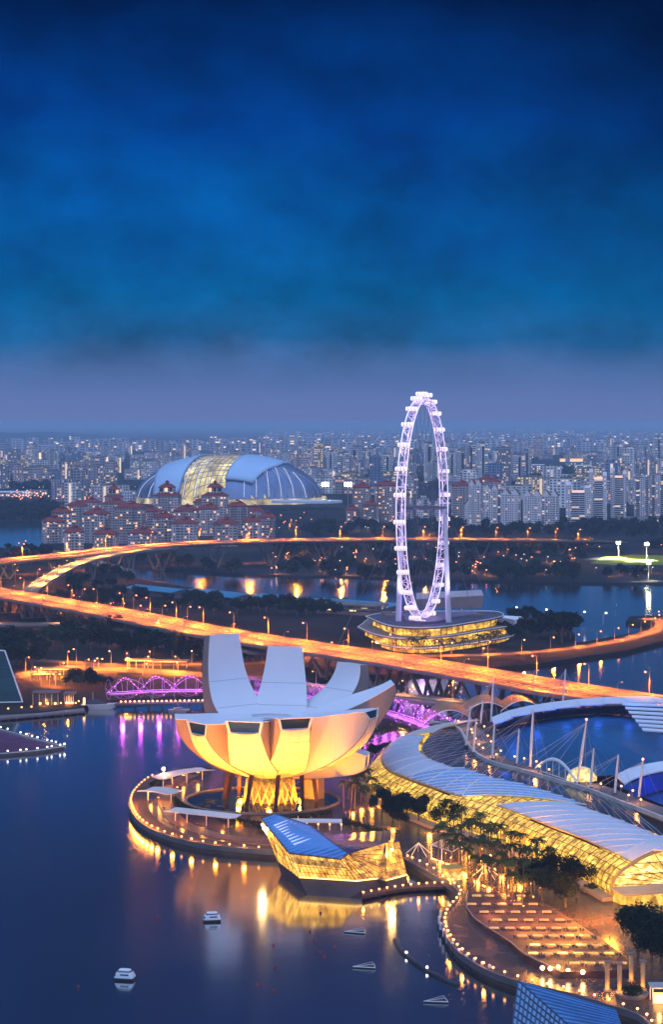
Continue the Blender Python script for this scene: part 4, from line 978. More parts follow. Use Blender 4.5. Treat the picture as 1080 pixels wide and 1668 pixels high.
for P, z, h, nm in ((ringpts(RF, 17.5), 17.5, 1.1, 'roof_slab'), (ringpts(L2_, 11.5), 11.5, 1.0, 'terrace_slab'), (ringpts(L1_, 5.8), 5.8, .9, 'terrace_slab')):
    sl = MB().prism([(p.x, p.y) for p in P], z - h, z).build(nm, Mt('terrace_stone', (.22, .18, .17), .6, var=.2) if nm != 'roof_slab' else Mt('terminal_roof', (.09, .08, .11), .6, var=.3, vs=.05), tm)
    rr = P + P[:1]; MB().tube([p + V(0, 0, .1) for p in rr], .36, 6, cap=False).build('slab_edge', white, sl)
    Wl = shrink(P, 5.0); zb = {17.5: 11.5, 11.5: 5.8, 5.8: ZS}[z]
    MB().prism([(p.x, p.y) for p in Wl], zb, z - h).build('glass_wall', roomm, tm)
    for k in range(0, len(Wl), 1): MB().tube([V(Wl[k].x, Wl[k].y, zb), V(Wl[k].x, Wl[k].y, z - h)], .22, 4).build('mullion', barm, tm)
MB().prism([(p.x, p.y) for p in shrink(ringpts(RF, 17.5), 22)], 17.5, 19.2).build('boarding_deck', Mt('deck_violet', (.18, .14, .22), .5, var=.2), tm)
for x, y, d in ((640, 1003, 9), (720, 1004, 7), (775, 1002, 8), (668, 996, 7), (630, 998, 6)): p = G(x, y, 18.6); MB().box((p.x, p.y, 18.6), (d * 1.2, d * .8, 1.8), .2).build('roof_unit', conc, tm)
for x, y in ((610, 1046), (650, 1057), (700, 1060), (750, 1056), (800, 1048)): lamp_light('terminal_glow', 'POINT', G(x, y, 6), 6000, (1, .34, .04), None, None, 1)
tent = thing('tent_hall', 'pale rounded grandstand hall behind the right leg of the wheel', 'hall', G(735, 996, ZS)); p = G(733, 992, ZS)
rr = []
for k in range(9): f = k / 8; rr.append([V(p.x - 26 + 52 * f, p.y + 4, ZS), V(p.x - 27 + 54 * f, p.y, 10 + 3 * f), V(p.x - 26 + 52 * f, p.y + 12, 14 + 2.5 * f), V(p.x - 26 + 52 * f, p.y + 26, 12), V(p.x - 26 + 52 * f, p.y + 26, ZS)])
MB().loft(rr, True, True).build('shell', Mt('hall_shell', (.42, .36, .38), .6, var=.1), tent)
# long blue-green shed roofs by the river
teal = Mt('teal_roof', (.04, .22, .36), .5, var=.2, vs=.03); its = []
for k, (x0, y0, x1, y1, wd) in enumerate([(222, 953, 300, 961, 28), (318, 959, 405, 969, 34), (425, 968, 545, 978, 34), (528, 975, 655, 985, 40), (800, 1003, 850, 1006, 10)]):
    a = G(x0, y0, 8.5); b = G(x1, y1, 8.5); t = thing('shed', 'x', 'shed', (a + b) / 2, 'long blue sheds along the river'); its.append(t)
    d = (b - a).normalized(); n_ = V(-d.y, d.x, 0)
    MB().loft([[p - n_ * wd / 2 + V(0, 0, -1.5), p + V(0, 0, .8), p + n_ * wd / 2 + V(0, 0, -1.5), p + n_ * wd / 2 + V(0, 0, -2), p + V(0, 0, .2), p - n_ * wd / 2 + V(0, 0, -2)] for p in (a, a.lerp(b, .5), b)], True, True).build('roof', teal if k < 4 else white, t)
    MB().prism([((p + n_ * s * wd * .4).x, (p + n_ * s * wd * .4).y) for p, s in ((a, -1), (b, -1), (b, 1), (a, 1))], ZS, 6.9).build('wall', dconc, t)
row_labels(its, 'long low blue-roofed shed, {} from the left on the near bank of the river')
pit = thing('pit_building', 'long grey grandstand with rows of openings left of the wheel terminal', 'grandstand', G(550, 1003, ZS))
a, b = G(516, 999, ZS), G(612, 1004, ZS); d = (b - a).normalized(); n_ = V(-d.y, d.x, 0)
for z0, z1, k in ((ZS, 4.8, 0), (6.2, 7.6, 1), (9.0, 10.2, 2)):
    MB().prism([((p + n_ * s).x, (p + n_ * s).y) for p, s in ((a, 0), (b, 0), (b, 22), (a, 22))], z0, z1).build('floor_slab', conc, pit)
    for f in range(9):
        p = a.lerp(b, f / 8) + n_ * 1
        if k < 2: MB().box((p.x, p.y, (z1 + (6.2 if k == 0 else 9.0)) / 2), (.7, .7, (6.2 if k == 0 else 9.0) - z1)).build('post', conc, pit)
MB().prism([((p + n_ * s).x, (p + n_ * s).y) for p, s in ((a, 3), (b, 3), (b, 20), (a, 20))], 4.85, 9.0).build('room', facade('pit_wall', (.2, .17, .16), 4, 2, .3), pit)

# ------------------------------------------------------------------ spiral footbridge with purple lamps
HP = catmull([G(x, y, 7.5) for x, y in [(176, 1131), (250, 1127), (330, 1126), (420, 1129), (520, 1139), (600, 1153), (670, 1174), (742, 1203)]], 10); HP = resample(HP, 2.0)
hx = thing('spiral_footbridge', 'spiral tube footbridge with rows of purple and pink lamps over the water', 'footbridge', HP[len(HP) // 2])
rr = []
for i, p in enumerate(HP):
    n_, _ = perp(HP, i); rr.append([p - n_ * 3 + V(0, 0, -.4), p + n_ * 3 + V(0, 0, -.4), p + n_ * 3, p - n_ * 3])
MB().loft(rr, True, True).build('deck', Mt('bridge_deck', (.25, .2, .2), .6), hx)
hst = Mt('spiral_tube', (.45, .30, .55), .35, .4, var=.05, emit=(.62, .06, .9), es=.25)  # purple LED light on tubes and rings put in as weak emission
pitch = 34.0
for ph, rad in ((0, 5.6), (PI, 5.6), (.6, 4.7), (PI + .6, 4.7)):
    for sg in ((1,) if rad > 5 else (-1,)):
        pts = []
        for i in range(0, len(HP)):
            n_, _ = perp(HP, i); a = sg * 2 * PI * (i * 2.0) / pitch + ph; pts.append(HP[i] + V(0, 0, 2.6) + n_ * (rad * math.cos(a)) + V(0, 0, rad * math.sin(a)))
        MB().tube(pts, .11, 5).build('spiral_tube', hst, hx)
        if rad > 5:
            for i in range(0, len(pts)):
                if 175 < scr(pts[i])[0] < 325 or 600 < scr(pts[i])[0] < 745:
                    if i % 1 == 0 and pts[i].z > HP[i].z - 1.5: MB().ball(pts[i], .27, 6).build('purple_lamp', bulb_p if (i // 2) % 3 else bulb_pk, hx)
mb = MB()
for i in range(0, len(HP), 3):
    n_, _ = perp(HP, i)
    mb.tube([HP[i] + V(0, 0, 2.6) + n_ * (5.2 * math.cos(q * PI / 6)) + V(0, 0, 5.2 * math.sin(q * PI / 6)) for q in range(13)], .08, 4, cap=False)
mb.build('ring_frame', hst, hx)
for s_ in (-1, 1): MB().tube([HP[i] + perp(HP, i)[0] * 3.05 * s_ + V(0, 0, .55) for i in range(0, len(HP), 2)], .1, 4).build('added_glow_line', EM('added_violet_glow', (.62, .05, .9), 1.5), hx)  # glowing purple lines added along the deck to strengthen the reflection on the water
for i in range(12, len(HP), 24):
    n_, _ = perp(HP, i)
    for s_ in (-1, 1): MB().tube([V(HP[i].x, HP[i].y, -.5), HP[i] + n_ * 3.5 * s_ + V(0, 0, -.3)], .45, 6).build('pier', steel, hx)
for i in range(4, len(HP), 5): lamp_light('purple_glow', 'POINT', HP[i] + V(0, -1, 3.2), 4200, (.66, .08, 1), None, None, .8)
its = []
for k in range(19):
    p = G(196 + 7.4 * k, 1146 - .12 * k, 3.2)
    if 'vp' not in PR: PR['vp'] = lamp_proto(1.2, .55, bulb_y, .2, nm='deck_lamp'); t = PR['vp']; t.location = p; t['group'] = 'deck lamps on the viewing landing'
    else: t = dup(PR['vp'], p, 0, None, 'deck lamps on the viewing landing')
    its.append(t)
row_labels(its, 'amber deck lamp, {} from the left on the low landing under the spiral footbridge')
ld = thing('landing', 'low dark viewing landing with amber lamps under the spiral footbridge', 'landing stage', G(265, 1146, 1)); a, b = G(186, 1149, 2.6), G(340, 1146, 2.6)
MB().prism([(a.x, a.y), (b.x, b.y), (b.x, b.y + 9), (a.x, a.y + 9)], 2.2, 3.2).build('deck', dconc, ld); MB().tube([a + V(0, -.2, .5), b + V(0, -.2, .5)], .25, 4).build('edge_beam', conc, ld)
for k in range(7): p = a.lerp(b, (k + .5) / 7); MB().tube([V(p.x, p.y + 3, -.5), V(p.x, p.y + 3, 2.2)], .5, 6).build('pile', dconc, ld)

# ------------------------------------------------------------------ stadium dome
SC = G(367, 822, 2); SD = SC.y + 130
st = thing('stadium', 'domed stadium with two pale blue roof panels either side of a bright yellow slot', 'stadium', V(SC.x, SD, 2))
def dome(x, y, k=1.0, base=4):
    q = 1 - (x / 178) ** 2 - (y / 150) ** 2
    return V(SC.x + x * k, SD + y * k, base + 86 * k * math.sqrt(max(0, q)) ** .92)
def cl_(y): return -6 + .27 * y
latm = Mt('dome_lattice', (.20, .26, .42), .35, .5, var=.3, vs=.02); slotm = litglass('stadium_slot', (1, .62, .10), .85, .035, .22, 1.8, (1, .90, .45), (.3, .25, .12), (1, 1, 1), .4)
GX = [-178 + 356 * k / 60 for k in range(61)]; GY = [-150 + 300 * k / 40 for k in range(41)]
mbl = MB(); mbs = MB(); 
for i in range(60):
    for j in range(40):
        cx_, cy_ = (GX[i] + GX[i + 1]) / 2, (GY[j] + GY[j + 1]) / 2
        if (cx_ / 178) ** 2 + (cy_ / 150) ** 2 > 1.02: continue
        q = [dome(GX[i], GY[j]), dome(GX[i + 1], GY[j]), dome(GX[i + 1], GY[j + 1]), dome(GX[i], GY[j + 1])]
        (mbs if abs(cx_ - cl_(cy_)) < 41 else mbl).add(q, [(0, 1, 2, 3)])
mbl.smooth = True; mbl.build('dome_shell', latm, st); sl = mbs.build('lit_slot', slotm, st)
for off in [-34 + 9.7 * k for k in range(8)]:
    pts = [dome(cl_(y) + off, y, 1.004) for y in [-148 + 8 * k for k in range(30)] if ((cl_(y) + off) / 178) ** 2 + (y / 150) ** 2 < 1]
    MB().tube(pts, .9, 4, cap=False).build('slot_truss', steel, sl)
for y in range(-136, 60, 13):
    MB().tube([dome(cl_(y) + o_, y, 1.004) for o_ in (-41, -20, 0, 20, 41)], .8, 4, cap=False).build('slot_truss', steel, sl)
domep = Mt('dome_panel', (.46, .66, .88), .4, .1, var=.06, vs=.01)
for s_, w1_, yl in ((-1, 108, -128), (1, 116, -132)):
    rows = []
    for j in range(25):
        y = yl + (200) * j / 24; row = []
        for i in range(13):
            o_ = s_ * (42 + (w1_ - 42 - max(0, (-y - 60)) * (.35 if s_ > 0 else .25)) * i / 12); x = cl_(y) + o_
            row.append(dome(x, y, 1.022))
        rows.append(row)
    mb = MB(); mb.loft(rows, False); mb.smooth = True; o = mb.build('roof_panel', domep, st); sol = o.modifiers.new('thick', 'SOLIDIFY'); sol.thickness = 4; sol.offset = 0
    MB().tube([r_[0] for r_ in rows], 1.8, 6).build('panel_edge', Mt('panel_edge', (.2, .3, .5), .5), o); MB().tube(rows[0], 1.4, 6).build('panel_edge', Mt('panel_edge', (.2, .3, .5), .5), o)
for k in range(15):
    x0 = -150 + 300 * k / 14
    if abs(x0) < 40: continue
    for q in range(2):
        x1 = x0 + (14 if q else -10)
        pts = [dome(x0 * .8 + (x1 * 1.04 - x0 * .8) * f, -60 - (math.sqrt(max(0, 1 - (x1 * 1.04 / 178) ** 2)) * 150 - 61) * f, 1.01) for f in [u / 9 for u in range(10)]]
        MB().tube(pts, .7, 4).build('dome_rib', Mt('dome_rib', (.6, .6, .68), .4), st)
        if q == 0: MB().tube([p + V(0, -1.2, .6) for p in pts], .28, 4).build('rib_light', EM('rib_light', (.72, .76, 1), 1.4), st)
rr = [[V(SC.x + x * 1.0, SD + y, 2) for x, y in ((math.cos(q * PI / 30) * 186, math.sin(q * PI / 30) * 158) for q in range(60))], [V(SC.x + x, SD + y, 12) for x, y in ((math.cos(q * PI / 30) * 184, math.sin(q * PI / 30) * 156) for q in range(60))]]
MB().loft(rr).build('concourse', litglass('concourse_glass', (1, .75, .4), .9, .03, .1, 1.6), st)
fp = G(500, 817, 14); MB().prism([(fp.x + 62 * math.cos(q * PI / 12), fp.y + 40 * math.sin(q * PI / 12)) for q in range(24)], 12, 16).build('forecourt_canopy', white, st)
# sports floodlights
def flood(px, py_top, py_base, z, label, grp_, nm='floodlight_mast', e=0, big=1.6):
    b = G(px, py_base, z); top = Q(px, py_top, b.y); t = thing(nm, label, 'floodlight', b, grp_)
    MB().tube([b, top], [.5, .3], 6).build('mast', steel, t); MB().box((top.x, top.y - .2, top.z), (big * 2.2, .7, big * 1.2)).build('head_frame', dsteel, t)
    for i in range(3):
        for j in range(2): MB().ball((top.x + (i - 1) * big * .75, top.y - .8, top.z + (j - .5) * big * .6), big * .36, 8).build('lamp', bulb_fl, t)
    if e: lamp_light('field_light', 'SPOT', top + V(0, -2, 0), e, (1, .95, .65), None, b + V(-6, -9, 0), 2, 96)
    return t
row_labels([flood(530, 789, 822, ZN, 'x', 'stadium floodlights', big=6), flood(567, 789, 824, ZN, 'x', 'stadium floodlights', big=6)], 'tall white stadium floodlight, {} of the pair right of the dome')
row_labels([flood(1008, 884, 908, ZN, 'x', 'floodlights of the green field', e=1600000, big=2.2), flood(1054, 886, 912, ZN, 'x', 'floodlights of the green field', e=1600000, big=2.2), flood(1057, 917, 944, ZN, 'x', 'floodlights of the green field', e=300000, big=1.8)], 'tall floodlight mast, {} from the left around the glowing green field')
fd = [G(x, y, ZN + .3) for x, y in [(962, 917), (985, 907), (1030, 904), (1090, 905), (1130, 915), (1080, 920), (1000, 920)]]
struct('field', MB().prism([(p.x, p.y) for p in fd], ZN - .5, ZN + .3), Mt('floodlit_turf', (.15, .22, .012), .9, var=.25, vs=.03))
# ------------------------------------------------------------------ houses and towers
def hip(mb, w, d, z, h, ov=1.2, ridge=.45):
    a, b = w / 2 + ov, d / 2 + ov; r_ = a * ridge if w >= d else 0.01; r2 = 0.01 if w >= d else b * ridge
    mb.add([(-a, -b, z), (a, -b, z), (a, b, z), (-a, b, z), (-r_, -r2, z + h), (r_, -r2, z + h), (r_, r2, z + h), (-r_, r2, z + h), (-a, -b, z - .6), (a, -b, z - .6), (a, b, z - .6), (-a, b, z - .6)],
           [(0, 1, 5, 4), (1, 2, 6, 5), (2, 3, 7, 6), (3, 0, 4, 7), (4, 5, 6, 7), (8, 9, 1, 0), (9, 10, 2, 1), (10, 11, 3, 2), (11, 8, 0, 3), (11, 10, 9, 8)])
condo_w = [facade('condo_wall_a', (.62, .54, .53), 3.6, 3.3, .10, (1, .36, .06), 1.3), facade('condo_wall_b', (.68, .60, .60), 4.2, 3.3, .08, (1, .4, .08), 1.3), facade('condo_wall_c', (.56, .45, .44), 3.2, 3.3, .10, (1, .36, .06), 1.3)]
winlit = EM('lit_window', (1, .40, .07), 1.8); windk = Mt('dark_window', (.04, .05, .07), .15, var=0)
def condo(px, py_e, py_b, wpx, dp, rot, k, roof=True, cupola=False):
    loc = G(px, py_b, ZN); m = loc.y / FPX; h = (py_b - py_e) * m; w_ = wpx * m
    t = thing('apartment_house', 'x', 'apartment house', (0, 0, 0), 'red-roofed waterside apartment houses')
    mb = MB(); mb.box((0, 0, h / 2), (w_, dp, h)); mb.box((0, -dp / 2 - 1.2, h / 2 - 1), (w_ * .34, 2.4, h - 2)); mb.box((-w_ * .42, -dp / 2 - .7, h * .46), (w_ * .10, 1.4, h * .92)); mb.box((w_ * .42, -dp / 2 - .7, h * .46), (w_ * .10, 1.4, h * .92))
    wl = mb.build('wall', condo_w[k % 3], t)
    mb = MB(); hip(mb, w_, dp, h + .05, 5.5); rf = mb.build('roof', redtile, t)
    if cupola:
        mb = MB(); q = w_ * .56; mb.box((0, 0, h + 7.2), (q, q * .8, 8)); mb.build('belvedere', condo_w[1], t)
        for s in (-1, 0, 1): MB().box((s * q * .33, -q * .4 - .1, h + 8), (q * .2, .25, 5)).build('window', winlit if (k + s) % 3 == 0 else windk, t)
        mb = MB(); hip(mb, q, q * .8, h + 11.3, 5); mb.build('roof', redtile, t)
        mb = MB(); mb.box((0, 0, h + 17), (4, 4, 3)); hip(mb, 4, 4, h + 18.6, 2.4, .8, .02); mb.build('lantern', redtile, t)
    else:
        mb = MB(); mb.box((w_ * .12, 0, h + 5.5), (4.4, 4.4, 2.8)); hip(mb, 4.4, 4.4, h + 7, 2.6, .8, .02); mb.build('lantern', redtile, rf)
    nb = int(h / 3.3)
    for f in range(1, nb):
        MB().box((0, -dp / 2 - 2.9, f * 3.3 + .1), (w_ * .30, 1.1, .9)).build('balcony', cream, t)
    for _ in range(4):
        MB().box((rng.choice((-.27, .27)) * w_, -dp / 2 - .06, 1.7 + 3.3 * rng.randrange(0, max(1, nb))), (2.2, .2, 1.9)).build('window', winlit, t)
    t.location = loc; t.rotation_euler = (0, 0, rot); return t
CO = [(86, 849, 884, 38, 20), (120, 866, 897, 34, 18), (172, 869, 894, 40, 18), (232, 868, 891, 48, 18), (157, 836, 884, 40, 20), (212, 826, 884, 50, 22), (265, 842, 887, 36, 18), (300, 852, 890, 42, 20), (305, 831, 872, 44, 22), (367, 852, 889, 42, 20),
      (410, 849, 886, 32, 20), (387, 824, 872, 34, 20), (340, 828, 872, 36, 20), (187, 820, 866, 40, 20), (245, 832, 872, 30, 18), (125, 823, 862, 36, 20), (100, 834, 870, 34, 20), (435, 842, 876, 28, 18), (415, 832, 864, 28, 18), (148, 818, 852, 30, 18), (330, 818, 862, 30, 18)]
its = []
for k, (x, e, b, w_, d) in enumerate(CO): its.append(condo(x, e, b, w_ * .92, d, rng.uniform(-.25, .25), k))
for k, (x, e, b, w_) in enumerate([(272, 806, 868, 42), (350, 806, 868, 42), (185, 808, 850, 30)]): its.append(condo(x, e + 1, b, w_, 24, .1 * (k - 1), k, True, True))
row_labels(its, 'cream red-roofed apartment house, {} from left before the stadium')
# pinkish blocks with red roofs left and right of the wheel
its = []
for k, (x, e, b, w_, d) in enumerate([(589, 793, 850, 30, 24), (604, 822, 852, 24, 18), (628, 790, 850, 34, 26), (573, 830, 851, 18, 16), (655, 806, 848, 24, 20), (752, 790, 846, 30, 26), (793, 780, 842, 22, 22), (806, 784, 844, 20, 22)]):
    t = condo(x, e, b, w_, d, rng.uniform(-.2, .2), 2 if k < 5 else 1); t['group'] = 'pinkish red-roofed blocks near the wheel'; t['category'] = 'apartment block'; its.append(t)
row_labels(its, 'pinkish apartment block with red roof, {} from the left beyond the wheel')
# white towers with gabled or curved tops
wt_w = facade('white_tower', (.84, .80, .82), 3.0, 3.2, .10, (1, .5, .16), 1.3, (.06, .07, .11), .12, (.25, .75, .3, .78)); wt_b = facade('balcony_tower', (.55, .54, .58), 16.0, 3.3, .14, (1, .5, .16), 1.0, (.03, .04, .07), .1, (.02, .98, .34, .96))
def tower(px, py_t, py_b, wpx, dp, rot, style):
    loc = G(px, py_b, ZN); m = loc.y / FPX; h = (py_b - py_t) * m; w_ = wpx * m
    t = thing('apartment_tower', 'x', 'apartment tower', (0, 0, 0), 'white apartment towers across the river')
    if style == 'gable':
        mb = MB(); mb.box((0, 0, h / 2), (w_, dp, h)); mb.box((-w_ * .33, -dp / 2 - 1, h * .5), (w_ * .18, 2, h * .98)); mb.box((w_ * .33, -dp / 2 - 1, h * .5), (w_ * .18, 2, h * .98)); mb.build('wall', wt_w, t)
        a, b = w_ / 2, dp / 2 + .6
        for s in (-1, 1):
            c = s * w_ * .25; q = w_ * .25
            MB().add([(c - q, -b, h), (c + q, -b, h), (c, -b, h + 8.5), (c - q, b, h), (c + q, b, h), (c, b, h + 8.5)], [(0, 2, 5, 3), (1, 4, 5, 2), (3, 5, 4)]).build('roof', redtile, t)
            MB().add([(c - q, -b + .02, h), (c + q, -b + .02, h), (c, -b + .02, h + 8.4), (c - q, -b + 1, h), (c + q, -b + 1, h), (c, -b + 1, h + 8.4)], [(0, 1, 2), (5, 4, 3), (0, 2, 5, 3), (1, 4, 5, 2)]).build('gable', white, t)
    elif style == 'fin':
        mb = MB(); mb.box((0, 0, h / 2), (w_ * .62, dp, h)); mb.build('wall', wt_b, t)
        for s in (-1, 1):
            hh = h + (16 if s < 0 else 11); c = s * w_ * .42; q = w_ * .12; L = []
            prof = [(-dp / 2 - 2, 0), (-dp / 2 - 2, hh * .93), (-dp / 2 + 2, hh), (0, hh * .95), (dp / 2, hh * .86), (dp / 2, 0)]
            MB().add([(c - q, y, z) for y, z in prof] + [(c + q, y, z) for y, z in prof], [tuple(range(6)), tuple(reversed(range(6, 12)))] + [(i, 6 + i, 6 + (i + 1) % 6, (i + 1) % 6) for i in range(6)]).build('curved_fin', wt_w, t)
        MB().box((0, -1, h + 1.5), (w_ * .55, dp * .7, 3)).build('lit_crown', EM('crown_glow', (1, .5, .18), .9), t)
        for f in range(1, int(h / 3.3)): MB().box((0, -dp / 2 - .7, f * 3.3), (w_ * .6, 1.4, .7)).build('balcony', white, t)
    else:
        mb = MB(); mb.box((0, 0, h / 2), (w_, dp, h)); mb.box((w_ * .2, 0, h + 2), (w_ * .3, dp * .5, 4)); mb.build('wall', wt_w, t)
        for s in (-.3, .3): MB().box((s * w_, -dp / 2 - .8, h / 2), (w_ * .2, 1.6, h * .97)).build('bay', wt_b, t)
        MB().box((0, 0, h + .4), (w_ + 1, dp + 1, .8)).build('roof', conc, t)
    t.location = loc; t.rotation_euler = (0, 0, rot); return t
its = [tower(*a) for a in [(975, 780, 846, 26, 28, -.15, 'fin'), (1008, 778, 843, 22, 28, -.1, 'fin'), (942, 802, 849, 36, 26, -.1, 'fin'), (833, 806, 860, 30, 22, -.2, 'gable'), (868, 808, 862, 30, 22, -.15, 'gable'), (898, 808, 860, 26, 22, -.2, 'gable'),
                           (776, 790, 856, 22, 24, -.2, 'gable'), (800, 798, 858, 24, 22, -.1, 'gable'), (818, 800, 858, 16, 20, -.1, 'slab'), (770, 822, 856, 26, 18, 0, 'gable'), (1046, 778, 842, 24, 26, -.1, 'slab'), (1072, 772, 840, 24, 26, -.1, 'slab'), (1098, 776, 840, 24, 26, 0, 'slab'),
                           (684, 812, 850, 30, 18, 0, 'slab'), (712, 816, 848, 20, 18, 0, 'slab')]]
row_labels(its, 'white apartment tower, {} from left in the row right of the wheel')

CW = [('pale', facade('block_pale', (.66, .64, .68), 5, 5, .20, (1, .5, .15), .9, wallvar=.4)), ('grey', facade('block_grey', (.42, .42, .48), 6, 5, .18, (1, .45, .12), .9)), ('pinkish', facade('block_pink', (.62, .50, .50), 5, 6, .20, (1, .4, .10), .9)),
      ('dusky blue', facade('block_blue', (.24, .32, .48), 6, 6, .16, (1, .6, .25), .9)), ('white', facade('block_white', (.84, .82, .86), 7, 5, .14, (1, .6, .25), .9, wallvar=.4)), ('bright lit', facade('block_lit', (.55, .48, .34), 6, 5, .55, (1, .52, .12), 1.0))]
RW_ = [('back', 736, 756, 96), ('middle', 757, 784, 96), ('front', 785, 830, 66)]
def zone(x): return 'left of the stadium' if x < 232 else 'above the stadium' if x < 512 else 'between stadium and wheel' if x < 655 else 'seen through the wheel' if x < 725 else 'right of the wheel' if x < 890 else 'at the far right edge'
cells = {}; blocks = []
for rn, y0, y1, n in RW_:
    for k in range(n):
        for _try in range(30):
            px = rng.uniform(-30, 1110); py = rng.uniform(y0, y1)
            if rn == 'front' and (195 < px < 540 or (540 < px < 920 and py > 818) or (px < 110 and py > 800)): continue
            if rn == 'middle' and 250 < px < 480 and py > 776: continue
            if rn == 'back' and px < 430 and py < 742: continue
            if 860 < px < 960 and 762 < py < 800: continue
            break
        loc = G(px, py, ZN); typ = rng.choice(['slab', 'slab', 'tower', 'tower', 'stepped'])
        cw = CW[rng.choices(range(6), (3, 2, 2, 1.5, 4, .8))[0]]
        h = {'slab': rng.uniform(26, 46), 'tower': rng.uniform(40, 80) * rng.choice((.8, 1, 1, 1.35)), 'stepped': rng.uniform(34, 66)}[typ] * (.85 if rn == 'back' else 1)
        w_ = {'slab': rng.uniform(48, 96), 'tower': rng.uniform(22, 34), 'stepped': rng.uniform(36, 60)}[typ]; d = rng.uniform(14, 24)
        t = thing({'slab': 'slab_block', 'tower': 'tower_block', 'stepped': 'stepped_block'}[typ], 'x', 'apartment block', (0, 0, 0), f'{rn} row of city blocks')
        mb = MB(); mb.box((0, 0, h / 2), (w_, d, h))
        if typ == 'stepped': mb.box((w_ * .5 + w_ * .2, 0, h * .36), (w_ * .4, d * .8, h * .72))
        if typ == 'slab':
            for s in range(3): mb.box(((s - 1) * w_ * .33, -d / 2 - 1.5, h * .49), (w_ * .12, 3, h * .98))
        if typ == 'tower': mb.box((0, -d / 2 - 2, h * .49), (w_ * .4, 4, h * .98)); mb.box((0, d / 2 + 2, h * .49), (w_ * .4, 4, h * .98))
        mb.build('wall', cw[1], t)
        mb = MB(); mb.box((rng.uniform(-.2, .2) * w_, 0, h + 1.8), (w_ * .25, d * .5, 3.6)); mb.box((0, 0, h + .3), (w_ + .8, d + .8, .6)); mb.build('roof', conc, t)
        if rng.random() < .22: MB().box((rng.uniform(-.2, .2) * w_, -d / 2 - 4.2, h * .48), (4.5, .8, h * .9)).build('lit_stairwell', EM('stair_glow_dim', (1, .66, .28), .8), t)
        t.location = loc; t.rotation_euler = (0, 0, rng.uniform(-.5, .5))
        cells.setdefault((cw[0], typ, rn, zone(px)), []).append(t); blocks.append(t)
for (c, ty, rn, zn), ts in cells.items():
    row_labels(ts, c + ' ' + {'slab': 'slab', 'tower': 'tower', 'stepped': 'stepped'}[ty] + ' block' + (', {} such from left,' if len(ts) > 1 else '') + f' in {rn} row {zn}')
for x, yt, yb, w_, lb in [(62, 737, 767, 11, 'tall glowing cream tower left of the stadium beside a dark block'), (38, 741, 767, 4, 'slim glowing tower at the far left of the skyline'), (172, 744, 771, 9, 'brightest yellow-lit slab tower left of the stadium'), (194, 745, 770, 6, 'narrow warm-lit tower just left of the stadium roof'), (212, 726, 741, 6, 'small distant white-lit tower above the stadium\'s left end'), (667, 800, 826, 7, 'warm-lit block seen just inside the left rim of the wheel'), (808, 735, 790, 9, 'tall pale tower with lit stair column right of the wheel'), (822, 738, 790, 9, 'tall pale tower with dark edges right of the wheel')]:
    b = G(x, yb, ZN); h = (yb - yt) * b.y / FPX; q = w_ * b.y / FPX; t = thing('lit_tower', lb, 'tower block', (0, 0, 0))
    MB().box((0, 0, h / 2), (q, 20, h)).build('wall', CW[5][1] if x < 700 else CW[4][1], t); MB().box((0, 0, h + 2), (q * .5, 10, 4)).build('roof', conc, t)
    if x != 822: MB().box((q * .3, -10.3, h / 2), (q * .3, .8, h * .96)).build('lit_stairwell', EM('stair_glow', (1, .72, .3), 1.3), t)
    t.location = b
its = []
for k in range(16):
    x, y = [(736, 788), (752, 786), (768, 790), (786, 784), (846, 790), (858, 778), (1004, 772), (1022, 764), (1050, 758), (1072, 766), (540, 786), (556, 790), (580, 782), (604, 770), (632, 778), (700, 786)][k]
    b = G(x, y, ZN); h = rng.uniform(62, 104); q = rng.uniform(20, 30); t = thing('point_tower', 'x', 'tower block', (0, 0, 0), 'tall pale point towers'); its.append(t)
    mb = MB(); mb.box((0, 0, h / 2), (q, q, h)); [mb.box((s * q * .36, -q / 2 - 1.4, h * .49), (q * .16, 2.8, h * .97)) for s in (-1, 1)]; mb.build('wall', CW[4][1], t)
    MB().box((0, 0, h * .48), (q * .2, q + 2.2, h * .9)).build('stair_core', windk, t); MB().box((0, 0, h + 3), (q * .5, q * .5, 6)).build('roof', conc, t); t.location = b; t.rotation_euler = (0, 0, rng.uniform(-.4, .4))
row_labels(its, 'tall pale tower with dark centre stripe, {} such from left in the city')
# low sheds and halls between
its = []
for k, (x, y, w_, d, h, m_) in enumerate([(25, 809, 60, 30, 9, white), (60, 806, 40, 20, 8, conc), (150, 812, 90, 40, 9, conc), (930, 783, 75, 24, 9, conc), (905, 775, 40, 22, 22, white), (870, 772, 60, 24, 26, white), (950, 772, 50, 24, 24, white), (700, 828, 70, 20, 8, white), (940, 760, 70, 30, 12, conc), (1040, 852, 60, 14, 7, conc)]):
    b = G(x, y, ZN); t = thing('low_hall', 'x', 'hall', b, 'low halls in the city'); its.append(t)
    MB().box((b.x, b.y, ZN + h / 2), (w_, d, h)).build('wall', facade('hall_wall', (.4, .38, .4), 6, 6, .4, (1, .6, .25), 1.6), t)
    MB().loft([[V(b.x - w_ / 2 - 1, b.y + d * (u - .5) * 1.05, ZN + h + .1 + 2.6 * math.sin(PI * u)), V(b.x + w_ / 2 + 1, b.y + d * (u - .5) * 1.05, ZN + h + .1 + 2.6 * math.sin(PI * u))] for u in (0, .25, .5, .75, 1)], False).build('roof', m_, t)
row_labels(its, 'long low hall, {} from the left among the city blocks')
gl = thing('lit_depot', 'long golden-lit depot roof in the dark gap right of the wheel', 'depot', G(933, 752, ZN)); b = gl.location
MB().box((b.x, b.y, 8), (95, 30, 12)).build('wall', EM('depot_glow', (1, .5, .12), 1.6), gl); MB().box((b.x, b.y, 15), (105, 36, 2)).build('roof', conc, gl)
